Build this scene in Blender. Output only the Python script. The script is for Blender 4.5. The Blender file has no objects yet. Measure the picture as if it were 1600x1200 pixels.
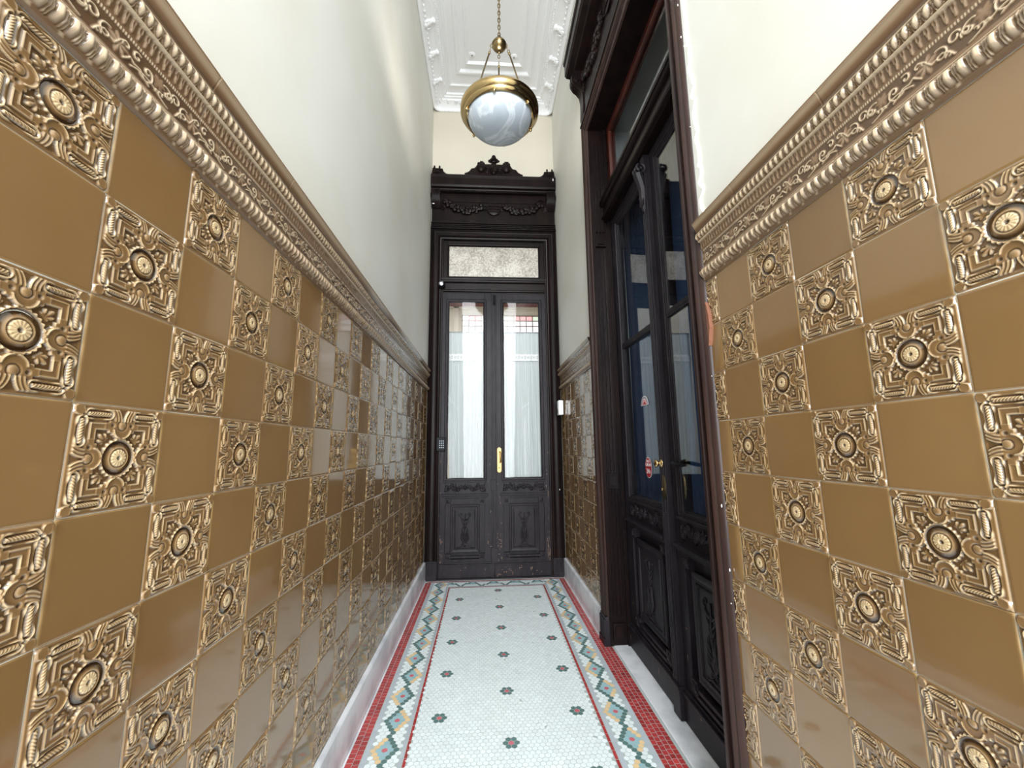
import bpy, math, random
import numpy as np
from mathutils import Vector, Matrix

random.seed(7)
RNG = np.random.default_rng(7)
C = bpy.context.scene.collection
SC = bpy.context.scene
T = 0.1525            # one wall tile in metres; coordinates below are in tiles, camera at the origin
ZF = -7.6             # floor height in tiles, below the camera
PI = math.pi


def W(x, y, z):
    return (x * T, y * T, (z - ZF) * T)


# ------------------------------------------------------------------ camera, world, lights, exposure
F_PX, YAW, PITCH, ROLL = 632.27, 0.066, 0.1537, -0.0114
fw = Vector((math.sin(YAW) * math.cos(PITCH), math.cos(YAW) * math.cos(PITCH), math.sin(PITCH)))
r0 = Vector((math.cos(YAW), -math.sin(YAW), 0))
u0 = r0.cross(fw)
rt = math.cos(ROLL) * r0 + math.sin(ROLL) * u0
up = -math.sin(ROLL) * r0 + math.cos(ROLL) * u0
cam_d = bpy.data.cameras.new('camera')
cam = bpy.data.objects.new('camera', cam_d)
C.objects.link(cam)
cam_d.sensor_width = 36
cam_d.lens = 36 * F_PX / 1600
cam_d.clip_start = 0.02
cam.matrix_world = Matrix(((rt.x, up.x, -fw.x, 0), (rt.y, up.y, -fw.y, 0), (rt.z, up.z, -fw.z, -ZF * T), (0, 0, 0, 1)))
SC.camera = cam

world = bpy.data.worlds.new('world')
SC.world = world
world.use_nodes = True
bg = world.node_tree.nodes['Background']
bg.inputs[0].default_value = (0.86, 0.93, 1.0, 1)
bg.inputs[1].default_value = 1.0

SC.view_settings.view_transform = 'Standard'
SC.view_settings.look = 'None'
SC.view_settings.gamma = 1
SC.view_settings.use_curve_mapping = False
SC.view_settings.exposure = 0.2


def area(name, loc, rot, sx, sy, power, col, spread=PI):
    d = bpy.data.lights.new(name, 'AREA')
    d.shape = 'RECTANGLE'
    d.size, d.size_y = sx * T, sy * T
    d.energy = power
    d.color = col
    d.spread = spread
    o = bpy.data.objects.new(name, d)
    C.objects.link(o)
    o.location = W(*loc)
    o.rotation_euler = rot
    return o


# daylight coming in through the open street entrance behind the photographer
area('street_daylight', (0.57, -13.5, 8.6), (math.radians(72), 0, 0), 8.3, 32, 150, (0.95, 0.98, 1.0), math.radians(115))
# daylight filling the glazed gallery behind the end door
area('gallery_daylight', (0.57, 36, 16.1), (0, 0, 0), 12, 12, 24, (0.93, 0.97, 1.0))
# added light behind the side door that makes the navy curtains glow blue
area('side_room_fill', (13, 12.6, 2.5), (0, math.radians(90), 0), 9, 9, 6.5, (0.78, 0.88, 1.0), math.radians(70))


# ------------------------------------------------------------------ materials
def lin(r, g, b):
    f = lambda c: (c / 255 / 12.92) if c / 255 <= 0.04045 else ((c / 255 + 0.055) / 1.055) ** 2.4
    return (f(r), f(g), f(b), 1)


def mat(name, col, rough=0.5, metal=0.0, noise=None, bump=None, ior=None, coat=0.0, vcol=False, spec=None):
    """noise=(scale, colour2, lo, hi); bump=(scale, strength, distance)"""
    m = bpy.data.materials.new(name)
    m.use_nodes = True
    nt = m.node_tree
    b = nt.nodes['Principled BSDF']
    b.inputs['Base Color'].default_value = col
    b.inputs['Roughness'].default_value = rough
    b.inputs['Metallic'].default_value = metal
    if ior:
        b.inputs['IOR'].default_value = ior
    if spec is not None:
        b.inputs['Specular IOR Level'].default_value = spec
    b.inputs['Coat Weight'].default_value = coat
    tc = nt.nodes.new('ShaderNodeTexCoord')
    src = None
    if vcol:
        a = nt.nodes.new('ShaderNodeAttribute')
        a.attribute_name = 'Col'
        src = a.outputs['Color']
        nt.links.new(src, b.inputs['Base Color'])
    if noise:
        sc, c2, lo, hi = noise[:4]
        n = nt.nodes.new('ShaderNodeTexNoise')
        n.inputs['Scale'].default_value = sc
        n.inputs['Detail'].default_value = 6
        if len(noise) > 4:
            mp = nt.nodes.new('ShaderNodeMapping')
            mp.inputs['Scale'].default_value = noise[4]
            nt.links.new(tc.outputs['Object'], mp.inputs['Vector'])
            nt.links.new(mp.outputs['Vector'], n.inputs['Vector'])
        else:
            nt.links.new(tc.outputs['Object'], n.inputs['Vector'])
        r = nt.nodes.new('ShaderNodeMapRange')
        r.inputs['From Min'].default_value = lo
        r.inputs['From Max'].default_value = hi
        nt.links.new(n.outputs['Fac'], r.inputs['Value'])
        mx = nt.nodes.new('ShaderNodeMix')
        mx.data_type = 'RGBA'
        nt.links.new(r.outputs['Result'], mx.inputs['Factor'])
        if src:
            nt.links.new(src, mx.inputs['A'])
            mx.blend_type = 'MULTIPLY'
        else:
            mx.inputs['A'].default_value = col
        mx.inputs['B'].default_value = c2
        nt.links.new(mx.outputs['Result'], b.inputs['Base Color'])
    if bump:
        n = nt.nodes.new('ShaderNodeTexNoise')
        n.inputs['Scale'].default_value = bump[0]
        n.inputs['Detail'].default_value = 4
        nt.links.new(tc.outputs['Object'], n.inputs['Vector'])
        bp = nt.nodes.new('ShaderNodeBump')
        bp.inputs['Strength'].default_value = bump[1]
        bp.inputs['Distance'].default_value = bump[2]
        nt.links.new(n.outputs['Fac'], bp.inputs['Height'])
        nt.links.new(bp.outputs['Normal'], b.inputs['Normal'])
    return m


def glass_mat(name, tint=(1, 1, 1, 1), ior=1.52, rough=0.0):
    m = bpy.data.materials.new(name)
    m.use_nodes = True
    nt = m.node_tree
    nt.nodes.clear()
    out = nt.nodes.new('ShaderNodeOutputMaterial')
    tr = nt.nodes.new('ShaderNodeBsdfTransparent')
    tr.inputs[0].default_value = tint
    gl = nt.nodes.new('ShaderNodeBsdfGlossy')
    gl.inputs['Roughness'].default_value = rough
    fr = nt.nodes.new('ShaderNodeFresnel')
    # a pane is thin: both of its faces reflect like air meeting glass
    geo = nt.nodes.new('ShaderNodeNewGeometry')
    im = nt.nodes.new('ShaderNodeMix')
    im.data_type = 'FLOAT'
    im.inputs['A'].default_value = ior
    im.inputs['B'].default_value = 1 / ior
    nt.links.new(geo.outputs['Backfacing'], im.inputs['Factor'])
    nt.links.new(im.outputs['Result'], fr.inputs['IOR'])
    mx = nt.nodes.new('ShaderNodeMixShader')
    nt.links.new(fr.outputs[0], mx.inputs[0])
    nt.links.new(tr.outputs[0], mx.inputs[1])
    nt.links.new(gl.outputs[0], mx.inputs[2])
    nt.links.new(mx.outputs[0], out.inputs[0])
    return m


def emit(name, col, s):
    m = bpy.data.materials.new(name)
    m.use_nodes = True
    b = m.node_tree.nodes['Principled BSDF']
    b.inputs['Base Color'].default_value = (0, 0, 0, 1)
    b.inputs['Emission Color'].default_value = col
    b.inputs['Emission Strength'].default_value = s
    return m


M_TILE = mat('glazed_majolica', lin(150, 115, 68), 0.08, ior=1.95, vcol=True, noise=(3.0, (0.86, 0.83, 0.80, 1), 0.35, 0.75), bump=(9, 0.12, 0.004))
M_CORN = mat('glazed_cornice', lin(160, 125, 90), 0.14, ior=1.55, vcol=True)
M_GROUT = mat('wall_grout', lin(150, 125, 90), 0.8)
M_PLASTER = mat('cream_paint', lin(226, 226, 220), 0.55, noise=(1.4, lin(218, 215, 204), 0.42, 0.72), bump=(5, 0.15, 0.01))
M_CREAM = mat('cream_paint_end', lin(212, 206, 190), 0.6, noise=(1.4, lin(205, 198, 180), 0.4, 0.7), bump=(5, 0.15, 0.01))
M_CEIL = mat('ceiling_plaster', lin(246, 247, 249), 0.6, bump=(40, 0.1, 0.004))
M_WOOD = mat('dark_varnished_wood', lin(30, 20, 19), 0.3, noise=(14, lin(17, 12, 13), 0.35, 0.7, (1, 1, 0.12)), bump=(60, 0.15, 0.002), spec=0.12)
M_WOODW = mat('worn_dark_wood', lin(42, 38, 42), 0.38, noise=(30, lin(26, 23, 28), 0.35, 0.7, (1, 1, 0.2)), bump=(70, 0.25, 0.002), spec=0.13)
M_WOODR = mat('red_brown_wood', lin(70, 26, 16), 0.35, noise=(20, lin(40, 15, 12), 0.3, 0.7, (1, 1, 0.15)))
M_CASE = mat('brown_casing_wood', lin(52, 35, 30), 0.35, noise=(18, lin(33, 22, 21), 0.35, 0.7, (1, 1, 0.15)), bump=(60, 0.2, 0.002), spec=0.25)
M_SCUFF = mat('bare_wood_scuff', lin(132, 104, 84), 0.6)
M_MARBLE = mat('white_marble', lin(230, 233, 238), 0.3, noise=(7, lin(176, 182, 190), 0.45, 0.75), bump=(30, 0.1, 0.002))
M_FLOOR = mat('mosaic_tiles', lin(220, 235, 238), 0.22, vcol=True, noise=(4, (0.97, 0.98, 0.98, 1), 0.4, 0.7))
M_FGROUT = mat('floor_grout', lin(176, 186, 184), 0.8)
M_BRASS = mat('brass', lin(198, 172, 124), 0.16, 1.0, bump=(20, 0.1, 0.002))
M_BRASSD = mat('aged_brass', lin(140, 122, 88), 0.3, 1.0)
M_GOLD = mat('polished_brass', lin(190, 154, 96), 0.42, 1.0)
M_STEEL = mat('steel', lin(170, 172, 178), 0.3, 1.0)
M_BLACK = mat('black_plastic', lin(16, 17, 20), 0.4, spec=0.1)
M_WHITE = mat('white_plastic', lin(236, 238, 238), 0.4)
M_BRICK = mat('exposed_brick', lin(118, 76, 56), 0.9, bump=(80, 0.4, 0.004))
M_GLASS = glass_mat('window_glass', ior=1.24)
M_GLASSS = glass_mat('side_glass', (0.92, 0.95, 0.97, 1), 1.6)
M_RED = mat('red_print', lin(160, 16, 32), 0.5)
M_PRINTW = mat('white_print', lin(240, 240, 240), 0.5)


def alabaster():
    m = mat('alabaster_glass', lin(214, 222, 230), 0.3, ior=1.5)
    nt = m.node_tree
    b = nt.nodes['Principled BSDF']
    tc = nt.nodes.new('ShaderNodeTexCoord')
    n = nt.nodes.new('ShaderNodeTexNoise')
    n.inputs['Scale'].default_value = 4
    n.inputs['Detail'].default_value = 3
    n.inputs['Distortion'].default_value = 2.5
    nt.links.new(tc.outputs['Object'], n.inputs['Vector'])
    cr = nt.nodes.new('ShaderNodeValToRGB')
    e = cr.color_ramp.elements
    e[0].position, e[0].color = 0.3, lin(176, 186, 196)
    e[1].position, e[1].color = 0.62, lin(190, 198, 206)
    x = cr.color_ramp.elements.new(0.5)
    x.color = lin(184, 193, 202)
    x = cr.color_ramp.elements.new(0.55)
    x.color = lin(214, 221, 228)
    nt.links.new(n.outputs['Fac'], cr.inputs[0])
    nt.links.new(cr.outputs[0], b.inputs['Base Color'])
    b.inputs['Subsurface Weight'].default_value = 0.3
    b.inputs['Subsurface Radius'].default_value = (0.02, 0.02, 0.02)
    return m


def curtain_mat(name, col, frac=0.5):
    m = bpy.data.materials.new(name)
    m.use_nodes = True
    nt = m.node_tree
    nt.nodes.clear()
    out = nt.nodes.new('ShaderNodeOutputMaterial')
    d = nt.nodes.new('ShaderNodeBsdfDiffuse')
    t = nt.nodes.new('ShaderNodeBsdfTranslucent')
    tr = nt.nodes.new('ShaderNodeBsdfTransparent')
    d.inputs[0].default_value = col
    t.inputs[0].default_value = col
    mx = nt.nodes.new('ShaderNodeMixShader')
    mx.inputs[0].default_value = frac
    m2 = nt.nodes.new('ShaderNodeMixShader')
    m2.inputs[0].default_value = 0.1
    nt.links.new(d.outputs[0], mx.inputs[1])
    nt.links.new(t.outputs[0], mx.inputs[2])
    nt.links.new(mx.outputs[0], m2.inputs[1])
    nt.links.new(tr.outputs[0], m2.inputs[2])
    nt.links.new(m2.outputs[0], out.inputs[0])
    return m


def frosted():
    m = bpy.data.materials.new('textured_obscure_glass')
    m.use_nodes = True
    nt = m.node_tree
    nt.nodes.clear()
    out = nt.nodes.new('ShaderNodeOutputMaterial')
    tc = nt.nodes.new('ShaderNodeTexCoord')
    n = nt.nodes.new('ShaderNodeTexNoise')
    n.inputs['Scale'].default_value = 60
    nt.links.new(tc.outputs['Object'], n.inputs['Vector'])
    n2 = nt.nodes.new('ShaderNodeTexNoise')
    n2.inputs['Scale'].default_value = 7
    nt.links.new(tc.outputs['Object'], n2.inputs['Vector'])
    cr = nt.nodes.new('ShaderNodeValToRGB')
    cr.color_ramp.elements[0].position, cr.color_ramp.elements[0].color = 0.35, lin(184, 174, 162)
    cr.color_ramp.elements[1].position, cr.color_ramp.elements[1].color = 0.6, lin(238, 234, 226)
    ad = nt.nodes.new('ShaderNodeMix')
    ad.data_type = 'FLOAT'
    ad.inputs['Factor'].default_value = 0.35
    nt.links.new(n.outputs['Fac'], ad.inputs['A'])
    nt.links.new(n2.outputs['Fac'], ad.inputs['B'])
    nt.links.new(ad.outputs['Result'], cr.inputs[0])
    t = nt.nodes.new('ShaderNodeBsdfTranslucent')
    d = nt.nodes.new('ShaderNodeBsdfDiffuse')
    g = nt.nodes.new('ShaderNodeBsdfGlossy')
    g.inputs['Roughness'].default_value = 0.25
    nt.links.new(cr.outputs[0], t.inputs[0])
    nt.links.new(cr.outputs[0], d.inputs[0])
    a = nt.nodes.new('ShaderNodeMixShader')
    a.inputs[0].default_value = 0.45
    nt.links.new(t.outputs[0], a.inputs[1])
    nt.links.new(d.outputs[0], a.inputs[2])
    b = nt.nodes.new('ShaderNodeMixShader')
    b.inputs[0].default_value = 0.06
    nt.links.new(a.outputs[0], b.inputs[1])
    nt.links.new(g.outputs[0], b.inputs[2])
    nt.links.new(b.outputs[0], out.inputs[0])
    return m


M_ALAB = alabaster()
M_CURT = curtain_mat('white_voile', lin(224, 230, 231), 0.5)
M_CURT_B = curtain_mat('navy_curtain', lin(72, 90, 114), 0.6)
M_LACE = curtain_mat('white_lace', lin(250, 252, 252), 0.3)
M_LACED = curtain_mat('lace_holes', lin(176, 184, 186), 0.3)
M_FROST = frosted()


# ------------------------------------------------------------------ mesh builder (tile units, local frame)
class MB:
    def __init__(s):
        s.v = []
        s.f = []
        s.n = 0

    def add(s, V, Fc):
        V = np.asarray(V, float).reshape(-1, 3)
        s.v.append(V)
        k = s.n
        s.f += [tuple(int(i) + k for i in f) for f in Fc]
        s.n += len(V)
        return s

    def box(s, x0, x1, y0, y1, z0, z1):
        V = [(x, y, z) for x in (x0, x1) for y in (y0, y1) for z in (z0, z1)]
        return s.add(V, [(0, 1, 3, 2), (4, 6, 7, 5), (0, 4, 5, 1), (2, 3, 7, 6), (0, 2, 6, 4), (1, 5, 7, 3)])

    def prism(s, pts, d0, d1):
        """outline in (x, z) extruded along depth y"""
        n = len(pts)
        V = [(p[0], d0, p[1]) for p in pts] + [(p[0], d1, p[1]) for p in pts]
        Fc = [tuple(range(n)), tuple(range(2 * n - 1, n - 1, -1))]
        Fc += [(i, (i + 1) % n + 0, (i + 1) % n + n, i + n) for i in range(n)]
        return s.add(V, Fc)

    def sweep(s, path, prof, closed=False):
        """path (x,z) polyline; prof [(a,d)]: a offset to the left of travel, d depth; mitred"""
        P = np.array(path, float)
        n = len(P)
        m = len(prof)
        rows = []
        for i in range(n):
            if closed:
                t0 = P[i] - P[i - 1]
                t1 = P[(i + 1) % n] - P[i]
            else:
                t1 = P[min(i + 1, n - 1)] - P[min(i, n - 2)]
                t0 = P[max(i, 1)] - P[max(i - 1, 0)]
            t0 = t0 / np.linalg.norm(t0)
            t1 = t1 / np.linalg.norm(t1)
            n0 = np.array([-t0[1], t0[0]])
            n1 = np.array([-t1[1], t1[0]])
            mt = n0 + n1
            mt = mt / max(1e-6, mt @ n0) if abs(mt @ n0) > 1e-6 else n0
            rows.append([(P[i][0] + a * mt[0], d, P[i][1] + a * mt[1]) for a, d in prof])
        V = [v for r in rows for v in r]
        Fc = []
        for i in range(n if closed else n - 1):
            j = (i + 1) % n
            for k in range(m - 1):
                Fc.append((i * m + k, i * m + k + 1, j * m + k + 1, j * m + k))
        if not closed:
            Fc.append(tuple(range(m)))
            Fc.append(tuple(range((n - 1) * m + m - 1, (n - 1) * m - 1, -1)))
        return s.add(V, Fc)

    def tube(s, pts, rad, n=6, flat=1.0):
        P = np.array(pts, float)
        R = np.broadcast_to(np.array(rad, float), (len(P),))
        V = []
        T_ = np.gradient(P, axis=0)
        T_ /= np.linalg.norm(T_, axis=1)[:, None] + 1e-9
        ref = np.array([0, 1.0, 0])
        for p, t, r in zip(P, T_, R):
            a = np.cross(t, ref)
            if np.linalg.norm(a) < 1e-3:
                a = np.array([1.0, 0, 0])
            a /= np.linalg.norm(a)
            b = np.cross(a, t)
            for k in range(n):
                th = 2 * PI * k / n
                V.append(p + a * r * math.cos(th) + b * r * flat * math.sin(th))
        Fc = []
        for i in range(len(P) - 1):
            for k in range(n):
                k2 = (k + 1) % n
                Fc.append((i * n + k, i * n + k2, (i + 1) * n + k2, (i + 1) * n + k))
        Fc.append(tuple(range(n - 1, -1, -1)))
        Fc.append(tuple(range((len(P) - 1) * n, len(P) * n)))
        return s.add(V, Fc)

    def blob(s, c, r, n=8, m=5, rot=0.0):
        V, Fc = [], []
        for i in range(m + 1):
            ph = PI * i / m
            for k in range(n):
                th = 2 * PI * k / n
                x, y, z = r[0] * math.sin(ph) * math.cos(th), r[1] * math.sin(ph) * math.sin(th), r[2] * math.cos(ph)
                V.append((c[0] + x * math.cos(rot) + z * math.sin(rot), c[1] + y, c[2] - x * math.sin(rot) + z * math.cos(rot)))
        for i in range(m):
            for k in range(n):
                k2 = (k + 1) % n
                Fc.append((i * n + k, i * n + k2, (i + 1) * n + k2, (i + 1) * n + k))
        return s.add(V, Fc)

    def lathe(s, prof, n=48, c=(0, 0, 0)):
        V, Fc = [], []
        for r, z in prof:
            for k in range(n):
                th = 2 * PI * k / n
                V.append((c[0] + r * math.cos(th), c[1] + r * math.sin(th), c[2] + z))
        for i in range(len(prof) - 1):
            for k in range(n):
                k2 = (k + 1) % n
                Fc.append((i * n + k, i * n + k2, (i + 1) * n + k2, (i + 1) * n + k))
        return s.add(V, Fc)

    def build(s, name, m, parent=None, smooth=False, bevel=0.0, kind=None, world=False):
        V = np.concatenate(s.v) * T
        me = bpy.data.meshes.new(name)
        me.from_pydata(V.tolist(), [], s.f)
        me.update()
        import bmesh
        bm = bmesh.new()
        bm.from_mesh(me)
        bmesh.ops.recalc_face_normals(bm, faces=bm.faces)
        bm.to_mesh(me)
        bm.free()
        me.materials.append(m)
        if smooth:
            me.shade_smooth()
            if smooth == 'auto':
                me.set_sharp_from_angle(angle=math.radians(40))
        o = bpy.data.objects.new(name, me)
        C.objects.link(o)
        if world:
            o.location = (0, 0, -ZF * T)
        if parent is not None:
            o.parent = parent
        if bevel:
            b = o.modifiers.new('bevel', 'BEVEL')
            b.width = bevel * T
            b.segments = 2
            b.limit_method = 'ANGLE'
        if kind:
            o['kind'] = kind
        return o


def root(name, loc, rz=0.0, kind=None):
    o = bpy.data.objects.new(name, None)
    C.objects.link(o)
    o.location = W(*loc)
    o.rotation_euler = (0, 0, rz)
    if kind:
        o['kind'] = kind
    return o


def tag(o, label, cat, group=None):
    o['label'] = label
    o['category'] = cat
    if group:
        o['group'] = group
    return o


def grid_mesh(name, V, nu_nv_list, m, cols=None, parent=None, smooth=True, flip=False, quads=None):
    """fast mesh from numpy vertices and quads"""
    me = bpy.data.meshes.new(name)
    V = np.ascontiguousarray(V, dtype=np.float32)
    Q = np.ascontiguousarray(quads, dtype=np.int32)
    if flip:
        Q = Q[:, ::-1].copy()
    k = Q.shape[1]
    me.vertices.add(len(V))
    me.vertices.foreach_set('co', V.ravel())
    me.loops.add(Q.size)
    me.loops.foreach_set('vertex_index', Q.ravel())
    me.polygons.add(len(Q))
    me.polygons.foreach_set('loop_start', np.arange(0, Q.size, k, dtype=np.int32))
    me.polygons.foreach_set('loop_total', np.full(len(Q), k, dtype=np.int32))
    me.update(calc_edges=True)
    me.validate()
    if cols is not None:
        at = me.color_attributes.new('Col', 'FLOAT_COLOR', 'POINT')
        at.data.foreach_set('color', np.ascontiguousarray(np.c_[cols, np.ones(len(cols))], dtype=np.float32).ravel())
    if smooth:
        me.shade_smooth()
    me.materials.append(m)
    o = bpy.data.objects.new(name, me)
    C.objects.link(o)
    if parent is not None:
        o.parent = parent
    return o


def gq(nu, nv):
    i = np.arange(nu - 1)[:, None] * nv + np.arange(nv - 1)[None, :]
    i = i.ravel()
    return np.stack([i, i + nv, i + nv + 1, i + 1], 1)


# ------------------------------------------------------------------ relief tile height map
def ridge(d, w):
    return np.clip(1 - (d / w) ** 2, 0, 1)


def sstep(x, a, b):
    t = np.clip((x - a) / (b - a), 0, 1)
    return t * t * (3 - 2 * t)


def blur(A, k):
    for ax in (0, 1):
        B = np.zeros_like(A)
        for s_ in range(-k, k + 1):
            B += np.roll(A, s_, ax)
        A = B / (2 * k + 1)
    return A


def relief_map(N=384):
    g = (np.arange(N) + 0.5) / N * 2 - 1
    U, V = np.meshgrid(g, g, indexing='ij')
    AU, AV = np.abs(U), np.abs(V)
    P, Q = np.maximum(AU, AV), np.minimum(AU, AV)
    R = np.hypot(U, V)
    TH = np.arctan2(V, U)
    h = np.full_like(U, 0.30)
    # outer field, frame band, recessed square
    h = np.where(P < 0.66, 0.52, h)
    h += 0.28 * ridge(P - 0.655, 0.018) + 0.22 * ridge(P - 0.545, 0.016)
    h = np.where(P < 0.535, 0.12, h)
    # stepped cusped plate on the middle of each side
    step = 0.36 - 0.09 * (np.abs(P - 0.60) > 0.07) - 0.08 * (np.abs(P - 0.60) > 0.12)
    plate = (Q < step) & (P > 0.44) & (P < 0.76)
    h = np.where(plate, 0.60, h)
    edge = ridge(Q - step, 0.018) * ((P > 0.44) & (P < 0.76))
    h = np.maximum(h, 0.72 * edge)
    # lobe towards the centre, with a bright crescent
    dl = np.hypot(P - 0.56, Q)
    h = np.where((dl < 0.19) & (P < 0.62), 0.60, h)
    h = np.maximum(h, 0.95 * ridge(dl - 0.185, 0.032) * (P < 0.545))
    # boss with ring, two dots
    h = np.where(np.abs(dl - 0.0) < 0, h, h)
    db = np.hypot(P - 0.625, Q)
    h = np.where(db < 0.105, 0.34, h)
    h = np.where(db < 0.085, 0.48 + 0.34 * np.sqrt(np.clip(1 - (db / 0.085) ** 2, 0, 1)), h)
    dd = np.hypot(P - 0.625, Q - 0.205)
    h = np.where(dd < 0.036, 0.25, h)
    # flaring straps
    Qf = Q - np.clip(P - 0.70, 0, 1) ** 2 * 1.6
    st = (P > 0.70) & (P < 0.925) & (Qf < 0.20)
    h = np.where(st, 0.50 + 0.35 * np.clip(1 - np.abs(((Qf / 0.066) % 1.0) - 0.5) * 2.2, 0, 1), h)
    h = np.where(st & (Qf < 0.02), 0.2, h)
    # rope links
    pc, qa, qb = 0.82, 0.31, 0.69
    qq = np.clip(Q, qa, qb)
    dc = np.hypot(P - pc, Q - qq)
    ends = np.clip(np.abs(Q - 0.5) / 0.2, 0, 1)
    link = ridge(dc - 0.088, 0.026) * (0.45 + 0.5 * sstep(ends, 0.3, 0.9))
    h = np.where(dc < 0.085, 0.10, h)
    h = np.maximum(h, link * 0.92)
    rope = (np.abs(P - pc) < 0.046) & (Q > 0.27) & (Q < 0.73)
    rp = np.sqrt(np.clip(1 - ((P - pc) / 0.046) ** 2, 0, 1))
    tw = 0.5 + 0.5 * np.cos(2 * PI * ((Q * 1.0 + (P - pc) * 0.9) / 0.052))
    h = np.where(rope, 0.25 + rp * (0.35 + 0.40 * tw), h)
    # corner leaf
    a, b = (P + Q) / 2, (P - Q)
    lf = (a > 0.80) & (a < 0.955) & (b < 0.115 * np.sin(np.clip((0.965 - a) / 0.165, 0, 1) * PI) + 0.012)
    h = np.where(lf, 0.66, h)
    bl = 0.115 * np.sin(np.clip((0.965 - a) / 0.165, 0, 1) * PI) + 0.012
    h = np.maximum(h, 0.9 * ridge(b - bl, 0.02) * ((a > 0.80) & (a < 0.96)))
    h = np.where(np.hypot(P - 0.795, Q - 0.795) < 0.028, 0.15, h)
    # palmettes on the diagonals
    x = (U * np.sign(U) + V * np.sign(V)) / math.sqrt(2) - 0.44
    y = (AU - AV) / math.sqrt(2)
    rr = np.hypot(x, y)
    an = np.arctan2(y, x)
    lob = 0.20 * (0.55 + 0.45 * np.abs(np.cos(an * 4.3))) * np.clip(1.15 - np.abs(an) / 2.0, 0, 1)
    pal = (rr < lob) & (np.abs(an) < 1.5) & (P < 0.53)
    h = np.where(pal, 0.26 + 0.32 * np.abs(np.cos(an * 4.3)) * sstep(rr, 0.0, 0.10), h)
    # centre: scalloped ring, dish, ring, rosette
    sc = 0.375 + 0.014 * np.cos(TH * 24)
    h = np.where(R < sc, 0.55, h)
    h = np.maximum(h, (0.74 + 0.10 * np.cos(TH * 24)) * ridge(R - (sc - 0.022), 0.026))
    dish = (R < 0.335)
    t = np.clip((R - 0.2) / 0.135, 0, 1)
    h = np.where(dish, 0.62 - 0.55 * np.sin(np.clip(t, 0, 1) * PI * 0.62) ** 1.4, h)
    h = np.where(R < 0.215, 0.68, h)
    h = np.where(R < 0.185, 0.35, h)
    pet = 0.5 + 0.5 * np.abs(np.cos(TH * 7))
    h = np.where(R < 0.165, 0.45 + 0.5 * pet ** 0.6 * (1 - 0.35 * R / 0.165), h)
    h = np.where(R < 0.04, 0.25, h)
    # rim
    e = sstep(P, 0.975, 1.0)
    h = h * (1 - e) + (-0.25) * e
    hb = blur(h, 1)
    hi = hb - blur(hb, 9)
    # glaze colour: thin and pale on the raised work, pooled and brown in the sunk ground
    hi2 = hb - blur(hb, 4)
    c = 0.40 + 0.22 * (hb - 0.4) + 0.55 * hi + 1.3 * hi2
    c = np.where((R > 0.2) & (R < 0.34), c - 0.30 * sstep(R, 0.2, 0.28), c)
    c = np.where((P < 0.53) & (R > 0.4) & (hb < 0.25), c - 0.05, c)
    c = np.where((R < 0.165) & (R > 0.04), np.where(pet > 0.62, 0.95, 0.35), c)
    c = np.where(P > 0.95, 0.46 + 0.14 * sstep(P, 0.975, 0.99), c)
    return hb, np.clip(c, 0, 1)


RH, RC = relief_map()
RH, RC = blur(RH, 1), blur(RC, 1)


def sample(A, u, v):
    n = A.shape[0]
    x = np.clip(u * n - 0.5, 0, n - 1.001)
    y = np.clip(v * n - 0.5, 0, n - 1.001)
    i, j = x.astype(int), y.astype(int)
    fx, fy = x - i, y - j
    return (A[i, j] * (1 - fx) * (1 - fy) + A[i + 1, j] * fx * (1 - fy) + A[i, j + 1] * (1 - fx) * fy + A[i + 1, j + 1] * fx * fy)


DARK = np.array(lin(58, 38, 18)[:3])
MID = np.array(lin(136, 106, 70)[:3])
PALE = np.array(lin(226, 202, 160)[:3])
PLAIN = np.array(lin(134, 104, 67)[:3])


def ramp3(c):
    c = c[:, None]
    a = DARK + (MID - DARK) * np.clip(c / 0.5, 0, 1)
    return a + (PALE - MID) * np.clip((c - 0.5) / 0.5, 0, 1)


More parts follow.
